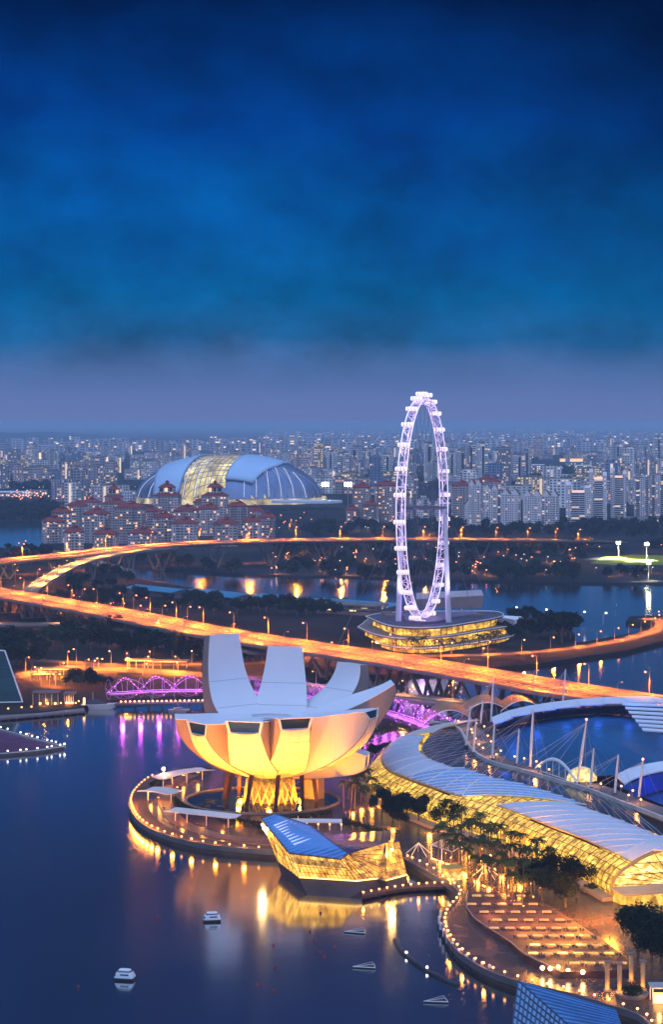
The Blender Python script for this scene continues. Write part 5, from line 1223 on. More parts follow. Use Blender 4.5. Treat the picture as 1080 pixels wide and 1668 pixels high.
# everything too far to count
mb = MB()
for _ in range(900):
    px = rng.uniform(-60, 1140); py = 702 + 36 * rng.random() ** .8
    if px < 430 and py < 728: continue
    p = G(px, py, ZN); h = rng.uniform(25, 70); w_ = rng.uniform(30, 110) * (1 if py > 715 else 1.5); mb.box((p.x, p.y, h / 2), (w_, rng.uniform(20, 50), h), rng.uniform(-.4, .4))
tag(mb.build('distant_city', facade('distant_wall', (.62, .60, .66), 26, 12, .12, (1, .55, .22), 2.0)), kind='stuff')
mb = MB()
for _ in range(330):
    px = rng.uniform(-20, 1100); py = rng.choice([rng.uniform(694, 735), rng.uniform(720, 800), rng.uniform(735, 815)])
    if px < 430 and 697 < py < 722 : continue
    p = G(px, py, 12); mb.ball(p, p.y * rng.choice((.00015, .0002, .0003)), 6)
tag(mb.build('distant_city_lights', EM('far_light', (1, .62, .26), 3)), kind='stuff')
# far low wooded hills on the left
mb = MB(); nx, ny = 60, 14
vs = []
for j in range(ny + 1):
    for i in range(nx + 1):
        x = -7200 + i * 5600 / nx; y = 13500 + j * 16000 / ny; e = math.sin(PI * j / ny) * min(1, (nx - i) / 8)
        vs.append((x * (y / 16000), y, 2 + 62 * e * (.7 + .3 * math.sin(i * .5) * math.sin(j + i * .23))))
mb.add(vs, [(j * (nx + 1) + i, j * (nx + 1) + i + 1, (j + 1) * (nx + 1) + i + 1, (j + 1) * (nx + 1) + i) for j in range(ny) for i in range(nx)]); mb.smooth = True
tag(mb.build('forest', Mt('far_forest', (.012, .022, .022), .95, var=.4, vs=.002)), kind='stuff')

# ------------------------------------------------------------------ trees
def crown_mb(R_, H_, n, leaf, seed, flat=1.0, nclump=9):
    g = random.Random(seed); mb = MB(); cl = []
    for k in range(nclump):
        a = g.uniform(0, 2 * PI); r_ = R_ * math.sqrt(g.random()) * .72; cl.append((V(r_ * math.cos(a), r_ * math.sin(a), H_ * (.35 + .45 * g.random()) - .25 * r_ * flat), R_ * g.uniform(.32, .5)))
    for k in range(n):
        c, r_ = g.choice(cl); d = V(g.gauss(0, 1), g.gauss(0, 1), g.gauss(0, .8)).normalized() * r_ * g.random() ** .4; p = c + d
        u = V(g.gauss(0, 1), g.gauss(0, 1), g.gauss(0, .6)).normalized(); v = u.orthogonal().normalized(); s_ = leaf * g.uniform(.6, 1.3)
        mb.add([p - u * s_, p + v * s_ * .6, p + u * s_, p - v * s_ * .6], [(0, 1, 2, 3)])
    return mb, cl
def tree_proto(nm, label, R_, H_, th_, n, leaf, seed, mat, nclump=9, cat='tree'):
    t = thing(nm, label, cat, (0, 0, 0)); mb, cl = crown_mb(R_, H_ - th_, n, leaf, seed, nclump=nclump)
    mb.v = [(x, y, z + th_) for x, y, z in mb.v]; mb.build('crown', mat, t)
    mb = MB(); mb.tube([(0, 0, -.3), (.1, 0, th_ * .6), (0, .1, th_ + (H_ - th_) * .3)], [R_ * .07, R_ * .055, R_ * .035], 6)
    for c, r_ in cl[:6]: mb.tube([(0, 0, th_ * .75), (c.x * .5, c.y * .5, th_ + c.z * .5), (c.x, c.y, th_ + c.z)], [R_ * .035, R_ * .025, R_ * .012], 4)
    mb.build('trunk', bark, t); return t
TP = {}
def plant(key, pts, fmt, group, protos, smin=.85, smax=1.2):
    its = []
    for p in pts:
        k = rng.randrange(len(protos)); ky = (key, k)
        if ky not in TP:
            TP[ky] = protos[k](); t = TP[ky]; t.location = p; t.rotation_euler = (0, 0, rng.uniform(0, 6)); q = rng.uniform(smin, smax); t.scale = (q, q, q); t['group'] = group
        else: t = dup(TP[ky], p, rng.uniform(0, 6), None, group, rng.uniform(smin, smax))
        its.append(t)
    row_labels(its, fmt)
def px_pts(L, z): return [G(x, y, z) for x, y in L]
near_p = [lambda s=s: tree_proto('tree', 'x', 5.6, 11.5, 3.6, 3400, .42, 40 + s, [leafd, leafm, leafd][s % 3], 11) for s in range(3)]
plant('shop', px_pts([(622, 1328), (640, 1337), (663, 1330), (682, 1342), (704, 1338), (726, 1350), (652, 1350), (745, 1352)], ZM), 'dark leafy tree, {} from left at the glass hall\'s far end', 'trees at the left end of the glass hall', near_p, .8, 1.0)
plant('shop', px_pts([(862, 1452), (884, 1470), (905, 1450), (922, 1478), (940, 1462)], ZM), 'broad dark tree, {} from the left in the clump beside the lit terrace', 'broad trees beside the lit terrace', near_p, .95, 1.15)
plant('rt', px_pts([(1040, 1562), (1078, 1568), (1062, 1590)], ZM), 'umbrella-crowned tree, {} from the left on the golden square', 'umbrella-crowned trees on the square', [lambda: tree_proto('tree', 'x', 6.8, 14.5, 7.5, 3800, .42, 77, leafd, 13)], .92, 1.05)
plant('shop', px_pts([(404, 1078), (590, 1246), (612, 1238), (632, 1232), (575, 1238)], ZM), 'round dark tree, {} from the left around the back of the museum', 'trees around the back of the museum', near_p, .55, .8)
def palm_proto(h, seed, fr=3.6, nf=15):
    g = random.Random(seed); t = thing('palm_tree', 'x', 'palm', (0, 0, 0))
    lean = V(g.uniform(-.5, .5), g.uniform(-.5, .5), 0)
    MB().tube([V(0, 0, -.2), lean * .4 + V(0, 0, h * .5), lean + V(0, 0, h)], [.28, .22, .17], 6).build('trunk', bark, t)
    mb = MB(); top = lean + V(0, 0, h)
    for k in range(nf):
        a = 2 * PI * k / nf + g.uniform(-.2, .2); el = g.uniform(-.1, 1.1); e = V(math.cos(a), math.sin(a), 0); s_ = V(-e.y, e.x, 0); L_ = fr * g.uniform(.8, 1.15); pts = []
        for q in range(7):
            f = q / 6; pts.append(top + e * (L_ * f * math.cos(el * (1 - f))) + V(0, 0, L_ * (math.sin(el) * f - (.75 + .3 * g.random()) * f * f * .9)))
        for q in range(6):
            for sd in (-1, 1):
                w_ = .75 * math.sin(PI * (q + .6) / 7.2); w2 = .75 * math.sin(PI * (q + 1.2) / 7.2)
                mb.add([pts[q], pts[q].lerp(pts[q + 1], .8), pts[q].lerp(pts[q + 1], 1.1) + s_ * sd * w2 - V(0, 0, .35), pts[q].lerp(pts[q + 1], .4) + s_ * sd * w_ - V(0, 0, .3)], [(0, 1, 2, 3)])
    mb.build('crown', leafp, t); return t
pal = [lambda s=s: palm_proto(9.8 + s * .6, 5 + s, 3.1, 13) for s in range(4)]
plant('palm', px_pts([(560, 1316), (568, 1302), (578, 1318), (588, 1306), (597, 1321), (606, 1308), (614, 1322), (583, 1292), (600, 1296), (572, 1328), (592, 1330)], ZM), 'tall palm, {} from the left in the clump right of the museum', 'palms right of the museum', pal, .9, 1.1)
plant('palm', px_pts([(598, 1218), (608, 1214), (616, 1219), (626, 1213), (604, 1224)], ZM), 'lit palm, {} from left behind the museum', 'lit palms behind the museum', pal, .7, .9)
gv = []
for r_ in range(4):
    x0, y0, x1, y1, n = [(712, 1404, 850, 1478, 12), (724, 1392, 868, 1466, 12), (738, 1381, 880, 1452, 11), (754, 1372, 892, 1438, 10)][r_]
    for k in range(n): f = k / (n - 1); gv.append((x0 + (x1 - x0) * f + rng.uniform(-2, 2), y0 + (y1 - y0) * f + rng.uniform(-1.5, 1.5)))
plant('palm', px_pts(gv, ZM), 'slender palm, {} from left in the grove before the glass hall', 'palm grove before the glass hall', pal, .88, 1.12)
# dark woods on the land around the bridges
mid_p = [lambda s=s: tree_proto('tree', 'x', 7.5, 14, 3.5, 900, .95, 140 + s, [leafd, leafd, leafm][s % 3], 10) for s in range(4)]
L1 = [(85, 1050), (102, 1058), (125, 1052), (148, 1060), (160, 1046), (178, 1064), (195, 1058), (205, 1070), (222, 1064), (112, 1038), (60, 1062), (40, 1052), (20, 1070), (5, 1055), (72, 1074), (30, 1085), (8, 1090), (230, 1050), (250, 1068), (262, 1056), (280, 1070), (300, 1064), (52, 1088), (95, 1028), (140, 1034), (188, 1040), (315, 1074)]
plant('mid', px_pts(L1, ZS), 'large dark tree, {} from left in the woods below the lower viaduct', 'dark trees below the lower viaduct', mid_p, .8, 1.25)
L1 = [(104, 1117), (116, 1114), (128, 1118), (140, 1116), (152, 1119), (164, 1118), (176, 1119), (122, 1108), (146, 1109)]
plant('mid', px_pts(L1, ZS), 'low dark tree, {} from the left behind the yacht and dock', 'dark trees behind the dock', mid_p, .42, .6)
L1 = []
for k in range(64):
    f = rng.random(); x = 70 + 480 * f; y0 = 962 + .055 * x; L1.append((x, rng.uniform(y0, y0 + 24 - 8 * f)))
plant('mid', px_pts(L1, ZS), 'dark park tree, {} from left between blue sheds and wide bridge', 'dark park trees between sheds and wide bridge', mid_p, .62, 1.0)
L1 = [(838, 1012), (850, 1014), (862, 1010), (875, 1016), (846, 1030), (860, 1036), (836, 1042), (826, 1032), (874, 1040), (888, 1024), (815, 1040)]
plant('mid', px_pts(L1, ZS), 'dark tree, {} from the left beside the wheel terminal', 'dark trees right of the wheel terminal', mid_p, .7, 1.0)
plant('mid', px_pts([(903, 1042), (916, 1046), (930, 1040), (922, 1036), (908, 1034)], ZS), 'tallest dark tree clump, {} from the left beside the marina basin', 'tall dark trees by the basin', mid_p, 1.15, 1.5)
plant('palm2', px_pts([(650, 1062), (672, 1066), (690, 1063), (715, 1066), (736, 1063), (756, 1062), (780, 1058), (795, 1056), (812, 1052)], ZS), 'small dark palm, {} from the left at the foot of the wheel terminal', 'palms at the foot of the terminal', [lambda: palm_proto(8, 9, 4.2)], 1.0, 1.3)
L1 = []
for k in range(120):
    x = rng.uniform(450, 1090); y = rng.choice([rng.uniform(892, 904), rng.uniform(905, 942), rng.uniform(930, 945)])
    if x > 945 and 898 < y < 934: continue
    L1.append((x, y))
L1 += [(rng.uniform(800, 845), rng.uniform(893, 903)) for _ in range(8)]
far_p = [lambda s=s: tree_proto('tree', 'x', 10, 15, 3, 420, 1.7, 240 + s, [leafd, leafm, leafd][s % 3], 9) for s in range(4)]
plant('far', px_pts(L1, ZN), 'dark rounded tree, {} from left on the river\'s far bank', 'dark trees on the far bank', far_p, .7, 1.2)
def woods(name, pts, h, R_, n, leaf, mat, seed):
    mb = MB(); g = random.Random(seed)
    for k, p in enumerate(pts):
        q = g.uniform(.75, 1.25); c, _ = crown_mb(R_ * q, h * q, n, leaf, seed * 100 + k, nclump=7); mb.add([(x + p.x, y + p.y, z + p.z + 2) for x, y, z in c.v], c.f)
    return tag(mb.build(name, mat), kind='stuff')
woods('woods', px_pts([(rng.uniform(480, 1095), rng.uniform(856, 876)) for _ in range(130)], ZN), 12, 10, 260, 1.9, leafd, 3)
woods('woods', px_pts([(rng.uniform(-10, 86), rng.uniform(832, 847)) for _ in range(34)] + [(rng.uniform(20, 130), rng.uniform(783, 800)) for _ in range(40)] + [(rng.uniform(840, 960), rng.uniform(776, 797)) for _ in range(40)] + [(rng.uniform(560, 1090), rng.uniform(750, 800)) for _ in range(60)], ZN), 17, 19, 260, 3.2, leafd, 4)
L1 = [(12, 898), (25, 906), (45, 902), (60, 908), (35, 912), (50, 920), (75, 912), (15, 918), (90, 920), (105, 916), (125, 926), (150, 938), (205, 952), (190, 944), (170, 940), (140, 950), (120, 960), (160, 962), (180, 958)]
plant('mid', px_pts(L1, ZS), 'dark tree, {} from the left around the piers of the far flyover', 'trees around the far flyover', mid_p, .7, 1.1)
plant('far', px_pts([(455, 896), (462, 905), (490, 900), (498, 908), (505, 898), (478, 893), (300, 925), (280, 920), (260, 922), (230, 916), (335, 930), (380, 934)], ZN), 'dark waterside tree, {} from the left under the far flyover', 'waterside trees under the far flyover', far_p, .8, 1.1)

# ------------------------------------------------------------------ promenade furniture
its = []
Pq = resample(edge[8:50], 5.6)
for i in range(len(Pq)):
    if not (205 < scr(Pq[i])[0] < 445): continue
    n_, _ = perp(edge, min(range(len(edge)), key=lambda k: (edge[k] - Pq[i]).length)); p = Pq[i] - n_ * .7 + V(0, 0, .1)
    if 'bol' not in PR: PR['bol'] = lamp_proto(1.0, .36, bulb_w, .02, .12, 'bollard_lamp'); t = PR['bol']; t['category'] = 'bollard lamp'; t.location = p; t['group'] = 'bollard lamps along the museum quay'
    else: t = dup(PR['bol'], p, 0, None, 'bollard lamps along the museum quay')
    its.append(t)
row_labels(its, 'glowing bollard lamp, {} from left along the museum\'s curved quay')
for t in its[::2]: lamp_light('bollard_glow', 'POINT', t.location + V(0, 0, 1.6), 2600, (1, .28, .015), None, None, .6)
its = []
Pq = resample(edge[66:], 5.0)
for p in Pq: its.append(dup(PR['bol'], p + V(.6, .6, .3), 0, None, 'bollard lamps along the lower boardwalk'))
row_labels(its, 'glowing bollard lamp, {} from left along the boardwalk below the terrace')
for t in its[::3]: lamp_light('bollard_glow', 'POINT', t.location + V(0, 0, 1.6), 600, (1, .30, .025), None, None, .3)
its = []
for x, y in [(664, 1398), (672, 1401), (684, 1406), (696, 1412), (707, 1418), (717, 1424), (728, 1431), (738, 1437)] : its.append(dup(PR['bol'], G(x, y, 2.8), 0, None, 'bollard lamps of the inlet'))
for k in range(12): f = k / 11; its.append(dup(PR['bol'], G(592 + 142 * f, 1458 - 17 * f - 4 * math.sin(PI * f), 1.6), 0, None, 'bollard lamps of the inlet'))
row_labels(its, 'glowing lamp, {} from the left around the inlet beside the crystal pavilion')
for t in its[::3]: lamp_light('bollard_glow', 'POINT', t.location + V(0, 0, 1.6), 600, (1, .30, .025), None, None, .3)
jt = thing('jetty', 'low brown jetty with lamps joining the crystal pavilion to the quay', 'jetty', G(665, 1450, 1))
jp = [G(590, 1459, 1.4), G(660, 1446, 1.4), G(738, 1442, 1.6)]; jp = catmull(jp, 5)
MB().loft([[p + V(0, -1.2, -.9), p + V(0, -1.2, 0), p + V(0, 5, 0), p + V(0, 5, -.9)] for p in jp], True, True).build('deck', wood, jt)
for p in jp[::2]: MB().tube([p + V(0, 1, -2), p + V(0, 1, -.8)], .3, 6).build('pile', dconc, jt)
# white mooring bollards on the water side
its = []
bmw = Mt('bollard_white', (.7, .72, .76), .5, var=.05)
for x, y in [(722, 1499), (720, 1509), (722, 1519), (727, 1530), (733, 1541), (741, 1552), (752, 1563), (764, 1573), (777, 1579), (790, 1585), (802, 1590)]:
    p = G(x - 4, y + 2, 0)
    if 'moor' not in PR:
        t = thing('mooring_post', 'x', 'mooring post', (0, 0, 0)); MB().tube([(0, 0, -1), (0, 0, 1.2)], .7, 8).build('fender', hullm, t); MB().tube([(0, 0, 1.2), (0, 0, 3.1)], .42, 8).build('post', bmw, t); MB().ball((0, 0, 3.1), .5, 8).build('cap', bmw, t); PR['moor'] = t; t.location = p; t['group'] = 'white mooring posts'
    else: t = dup(PR['moor'], p, 0, None, 'white mooring posts')
    its.append(t)
row_labels(its, 'white mooring post, {} from left outside the curved boardwalk')
# white canopies on the museum quay
def canopy(pa, pb, wd, label, curve=0.0):
    mid = (pa + pb) / 2; t = thing('canopy_shelter', label, 'canopy', (mid.x, mid.y, ZM), 'white canopies on the museum quay'); d = (pb - pa); L_ = d.length; d.normalize(); n_ = V(-d.y, d.x, 0); rr = []
    for k in range(11):
        f = k / 10; p = pa.lerp(pb, f) + n_ * curve * math.sin(PI * f) + V(0, 0, .5 * math.sin(PI * f)); rr.append([p - n_ * wd / 2 + V(0, 0, .3), p + V(0, 0, -.15), p + n_ * wd / 2 + V(0, 0, .3), p + n_ * wd / 2 + V(0, 0, .05), p + V(0, 0, -.4), p - n_ * wd / 2 + V(0, 0, .05)])
    MB().loft(rr, True, True).build('roof', Mt('canopy_white', (.74, .70, .68), .55, var=.08), t)
    np_ = max(2, int(L_ / 7))
    for k in range(np_):
        p = rr[int(1 + 8 * k / (np_ - 1))][1]; MB().tube([V(p.x, p.y, ZM), V(p.x, p.y, p.z - .2)], .22, 6).build('post', white, t)
    for f in (.2, .5, .8):
        p = pa.lerp(pb, f); MB().box((p.x, p.y, p.z - .55), (1.2, .5, .15)).build('lamp', bulb_w, t); lamp_light('canopy_lamp', 'POINT', p + V(0, 0, -1.1), 1100, (1, .36, .05), None, None, .4)
    return t
canopy(G(276, 1319, 6.6), G(384, 1331, 6.6), 8, 'long white winged canopy in front of the museum pond', -2)
canopy(G(236, 1286, 6.6), G(283, 1292, 6.6), 10, 'short white canopy at the rounded tip of the museum quay')
canopy(G(258, 1268, 6.6), G(338, 1253, 6.6), 8, 'farthest white canopy along the back edge of the museum quay', 1)
its = []
hedg = Mt('hedge_leaf', (.014, .028, .008), .9, var=.5, vs=.5, spec=.05)
for k, (pp, wd_, hh) in enumerate([([(282, 1305), (300, 1318), (340, 1330), (390, 1341), (440, 1348)], 3, 1.7), ([(246, 1282), (258, 1275), (300, 1262), (344, 1256)], 2.5, 1.5), ([(452, 1338), (500, 1333), (540, 1326)], 6, 1.8), ([(420, 1352), (440, 1356)], 3, 1.8), ([(560, 1340), (600, 1352), (640, 1366)], 4, 1.6)]):
    P = resample(catmull([G(x, y, ZM) for x, y in pp], 5), 1.2); t = thing('hedge', 'x', 'hedge', P[len(P) // 2], 'clipped hedges on the museum quay'); g = random.Random(k); mb = MB(); its.append(t)
    for p in P:
        for _ in range(26):
            c = p + V(g.uniform(-.8, .8), g.uniform(-wd_ / 2, wd_ / 2), hh * g.random() ** .6); u = V(g.gauss(0, 1), g.gauss(0, 1), g.gauss(0, 1)).normalized(); v_ = u.orthogonal().normalized(); mb.add([c - u * .4, c + v_ * .28, c + u * .4, c - v_ * .28], [(0, 1, 2, 3)])
    mb.build('foliage', hedg, t)
row_labels(its, 'low dark green hedge, {} from left on the museum quay')
sl_ = thing('quay_lamp', 'brightest white quay lamp at the end of the farthest white canopy', 'lamp', G(266, 1278, ZM)); p = sl_.location
MB().tube([p, p + V(0, 0, 6)], .15, 6).build('pole', steel, sl_); MB().ball(p + V(0, 0, 6.4), .7, 10).build('lamp_head', EM('quay_bulb', (1, .62, .22), 14), sl_); lamp_light('quay_glow', 'POINT', p + V(0, -1, 5), 3500, (1, .42, .1), None, None, .6)
# slatted pergola behind the blue roof, and pergola frame by the inlet
pg_ = thing('pergola', 'white slatted pergola with lamps behind the blue pavilion roof', 'pergola', G(510, 1345, ZM)); a, b = G(462, 1338, 5.6), G(556, 1339, 5.6)
for k in range(40): p = a.lerp(b, k / 39); MB().box((p.x, p.y + 2, 5.6), (.5, 5.5, .35)).build('slat', white, pg_)
for f in (0, 1): MB().tube([a + V(0, f * 4, -.3), b + V(0, f * 4, -.3)], .2, 4).build('beam', white, pg_)
for k in range(6): p = a.lerp(b, k / 5); MB().tube([V(p.x, p.y, ZM), V(p.x, p.y, 5.4)], .2, 5).build('post', white, pg_); MB().ball((p.x, p.y - .3, 4.8), .35, 6).build('lamp', bulb_y, pg_)
pf = thing('pergola', 'open white-framed pergola with grey slatted top beside the palm grove', 'pergola', G(727, 1412, ZM)); q4 = [G(703, 1400, ZM), G(737, 1412, ZM), G(753, 1402, ZM), G(720, 1392, ZM)]
for p in q4 + [q4[0].lerp(q4[1], .5), q4[3].lerp(q4[2], .5)]: MB().tube([p, p + V(0, 0, 5)], .17, 5).build('post', white, pf)
for k in range(4): MB().tube([q4[k] + V(0, 0, 5), q4[(k + 1) % 4] + V(0, 0, 5)], .2, 4).build('beam', white, pf)
for k in range(1, 12): MB().tube([q4[0].lerp(q4[1], k / 12) + V(0, 0, 5.25), q4[3].lerp(q4[2], k / 12) + V(0, 0, 5.25)], .12, 4).build('slat', steel, pf)
MB().tube([q4[0] + V(0, 0, .4), q4[1] + V(0, 0, .4)], .2, 4).build('light_strip', bulb_y, pf)
kb = thing('ticket_kiosk', 'small golden-lit kiosk at the end of the white-framed pergola', 'kiosk', G(737, 1432, ZM)); p = kb.location
MB().box((p.x, p.y, ZM + 1.9), (5, 5, 3.6), .4).build('wall', litglass('kiosk_wall', (1, .5, .02), .9, .4, .5, 1.5), kb); MB().box((p.x, p.y, ZM + 3.95), (6, 6, .4), .4).build('roof', Mt('gold_roof', (.6, .4, .1), .5), kb)
its = []
for x, y in [(682, 1393), (792, 1430)]:
    p = G(x, y, ZM); t = thing('star_sculpture', 'x', 'sculpture', p, 'white strut sculptures by the quay'); its.append(t); c = p + V(0, 0, 4.2)
    for k in range(5): a = 2 * PI * k / 5 + .3; MB().tube([c, c + V(4.6 * math.cos(a), 4.6 * math.sin(a), -4)], [.2, .1], 5).build('strut', Mt('lit_white_strut', (.8, .78, .7), .5, var=0, emit=(1, .7, .3), es=.12), t)
row_labels(its, 'white star-shaped strut sculpture, {} from left by the quay')
# string lights wound on palm trunks / low lanterns of the grove
its = []
for k in range(64):
    x, y = rng.choice(gv); its.append(dup(PR['bol'], G(x + rng.uniform(-3, 3), y + rng.uniform(-2, 2), ZM), 0, None, 'lanterns under the palm grove', rng.choice((.5, .65, .8))))
row_labels(its, 'small glowing lantern, {} from the left among the palm trunks')
for x, y in ((716, 1398), (738, 1402), (758, 1416), (778, 1428), (798, 1440), (822, 1454), (846, 1460), (850, 1436), (818, 1420), (790, 1402), (764, 1388), (590, 1312), (574, 1318), (605, 1312), (640, 1345), (700, 1352)): lamp_light('grove_glow', 'POINT', G(x, y, 3.6), 3200, (1, .34, .03), None, None, .8)
# ---- stepped terrace of glowing benches
ROW = [(286, [368, 417, 478, 538]), (318, [350, 405, 465, 525, 585]), (348, [397, 457, 517, 577, 637]), (379, [447, 507, 567, 627, 687]), (410, [435, 495, 555, 614, 674, 735]), (440, [543, 602, 662, 722, 782]), (476, [592, 651, 709, 769, 828]), (508, [585, 640, 698, 757, 815, 875]), (545, [743, 803, 857, 923])]
deckm = Mt('terrace_deck', (.085, .042, .034), .6, var=.35, vs=.4); its = []
benchm = litglass('bench_light', (1, .40, .12), .95, .9, .7, 1.4, (1, .66, .26)); 
def zz2(x, y): return 620 + x / 2.348, 1340 + y / 2.348
tr = thing('stepped_terrace', 'dark stepped wooden terrace carrying rows of glowing benches', 'terrace', G(880, 1530, ZM))
mb = MB()
LT = [(338, 268), (332, 300), (335, 335), (360, 372), (400, 400), (450, 432), (505, 468), (540, 500), (600, 535), (690, 575)]; RT_ = [(570, 268), (612, 300), (668, 332), (715, 362), (765, 394), (812, 426), (862, 458), (905, 492), (955, 528), (965, 566)]
for k in range(9):
    z0 = ZM + .3 + .16 * k; qd = [G(*zz2(*p), ZM + .3 + .16 * k) for p in (LT[k], RT_[k], RT_[k + 1], LT[k + 1])]
    MB().prism([(p.x, p.y) for p in qd], ZM - .1, z0 + .25).build('step', deckm, tr)
rl = [G(*zz2(*p), ZM + 1.0) for p in LT]
MB().tube([p + V(-.3, -.3, .9) for p in rl], .1, 4).build('rail', steel, tr)
for k, (y, xs) in enumerate(ROW):
    for x in xs:
        p = G(*zz2(x, y), ZM + .6 + .16 * k); t = None
        if 'bench' not in PR:
            t = thing('light_bench', 'x', 'bench', (0, 0, 0)); MB().box((0, 0, .6), (2.7, 1.25, .34)).build('glowing_top', benchm, t)
            for s_ in (-1, 1): MB().box((s_ * 1.2, 0, .2), (.2, 1.5, .42)).build('leg', dsteel, t)
            for sx_, sy_ in ((2.3, 0), (-2.3, .1), (3.1, .5), (2.9, -.6)): MB().box((sx_, sy_, .35), (.45, .45, .7)).build('side_stool', dsteel, t)
            PR['bench'] = t; t.location = p; t['group'] = 'glowing benches on the terrace'
        else: t = dup(PR['bench'], p, 0, None, 'glowing benches on the terrace')
        t['row'] = k; its.append(t)
for k in range(9):
    row = [t for t in its if t['row'] == k]; row.sort(key=lambda o: o.location.x)
    for i, t in enumerate(row): t['label'] = f'glowing bench, {nth(i)} from left in the terrace\'s {nth(k)} row from the back'
for t in its: del t['row']
for x, y in ((800, 1475), (850, 1500), (900, 1530), (950, 1560), (820, 1455)): lamp_light('terrace_glow', 'POINT', G(x, y, 6), 1500, (1, .25, .05), None, None, 1.0)
its = []
for x, y in ((884, 1587), (897, 1588), (926, 1592), (910, 1586), (950, 1594)):
    p = G(x, y, ZM)
    if 'foot' not in PR:
        t = thing('spot_lamp', 'x', 'spot lamp', (0, 0, 0)); MB().tube([(0, 0, 0), (0, 0, 1.4)], .12, 5).build('stand', dsteel, t); MB().ball((0, 0, 1.7), .6, 8).build('lamp_head', EM('quay_bulb', (1, .62, .22), 14), t); PR['foot'] = t; t.location = p; t['group'] = 'bright lamps at the foot of the terrace'
    else: t = dup(PR['foot'], p, 0, None, 'bright lamps at the foot of the terrace')
    its.append(t); lamp_light('foot_glow', 'POINT', p + V(0, -.5, 2.6), 900, (1, .5, .15), None, None, .4)
row_labels(its, 'dazzling low lamp, {} from the left at the foot of the glowing terrace')
its = []
for x, y in ((870, 1655 - 36), (890, 1624), (908, 1606), (929, 1612)):
    x, y = {870: (990, 1614), 890: (1010, 1617), 908: (1029, 1600), 929: (1048, 1613)}[x]
    p = G(x, y, ZM); t = thing('stone_pillar', 'x', 'pillar', p, 'golden pillars by the terrace'); its.append(t)
    MB().tube([p, p + V(0, 0, 7.4)], .62, 8).build('shaft', Mt('lit_stone', (.5, .36, .2), .6), t); MB().box((p.x, p.y, ZM + 7.6), (1.7, 1.7, .4)).build('capital', conc, t); MB().box((p.x, p.y, ZM + .25), (1.8, 1.8, .5)).build('base', conc, t)
    lamp_light('pillar_lamp', 'POINT', p + V(-.2, -1.6, 1.2), 300, (1, .36, .03), None, None, .2)
row_labels(its, 'round golden-lit pillar, {} from the left at the right end of the terrace')
tb = thing('planter', 'round stone planter with dark shrub beside the golden pillars', 'planter', G(1030, 1622, ZM)); p = tb.location
MB().loft([[p + V(r_ * math.cos(k * PI / 10), r_ * math.sin(k * PI / 10), z) for k in range(20)] for r_, z in ((4, 0), (4.4, .9), (4.0, .9), (3.9, .6), (.1, .6))]).build('rim', conc, tb); cm, _ = crown_mb(3.4, 2.2, 900, .3, 5); cm.v = [(x + p.x, y + p.y, z + p.z + .7) for x, y, z in cm.v]; cm.build('shrub', leafm, tb)
tb = thing('planter', 'round stone planter on the golden square beside the hall wall', 'planter', G(962, 1452, ZM)); p = tb.location
MB().loft([[p + V(r_ * math.cos(k * PI / 10), r_ * math.sin(k * PI / 10), z) for k in range(20)] for r_, z in ((2.6, 0), (3.0, .9), (2.6, .9), (2.5, .6), (.1, .6))]).build('rim', conc, tb); cm, _ = crown_mb(2.4, 2, 600, .3, 6); cm.v = [(x + p.x, y + p.y, z + p.z + .7) for x, y, z in cm.v]; cm.build('shrub', leafm, tb)
sh_ = thing('bus_shelter', 'white-framed lit shelter at the right edge of the square', 'shelter', G(1078, 1632, ZM)); p = sh_.location
for dx in (-2.5, 2.5):
    for dy in (-2, 2): MB().tube([p + V(dx, dy, 0), p + V(dx, dy, 4)], .14, 5).build('post', white, sh_)
MB().box((p.x, p.y, ZM + 4.2), (6, 5, .3)).build('roof', steel, sh_); MB().box((p.x, p.y, ZM + 1), (4, 3, 1.8)).build('counter', bulb_y, sh_); lamp_light('shelter_glow', 'POINT', p + V(-1, -3, 3), 900, (1, .6, .15), None, None, .4)

# a few people standing and strolling on the golden square
def person_mesh(seed):
    g = random.Random(seed); st_ = g.uniform(.10, .26); ar = g.uniform(.02, .16)
    J = [((0, 0, .92), .13), ((0, 0, 1.18), .14), ((0, 0, 1.42), .15), ((0, 0, 1.53), .055), ((0, .01, 1.66), .095), ((0, .01, 1.75), .07),
         ((-.09, 0, .88), .09), ((-.10, st_ * .5, .48), .065), ((-.10, st_ * .2 - .04, .06), .045), ((-.10, st_ * .2 + .12, .03), .03),
         ((.09, 0, .88), .09), ((.10, -st_ * .5, .48), .065), ((.10, -st_, .06), .045), ((.10, -st_ + .15, .03), .03),
         ((-.19, 0, 1.40), .06), ((-.25, -ar, 1.12), .045), ((-.24, ar * .6, .86), .032), ((.19, 0, 1.40), .06), ((.25, ar, 1.12), .045), ((.24, ar * 1.4, .86), .032)]
    E_ = [(0, 1), (1, 2), (2, 3), (3, 4), (4, 5), (0, 6), (6, 7), (7, 8), (8, 9), (0, 10), (10, 11), (11, 12), (12, 13), (2, 14), (14, 15), (15, 16), (2, 17), (17, 18), (18, 19)]
    mb = MB()
    for a, b in E_: mb.tube([J[a][0], J[b][0]], [J[a][1], J[b][1]], 7)
    for p_, r_ in J: mb.ball(p_, r_, 8)
    return mb
its = []
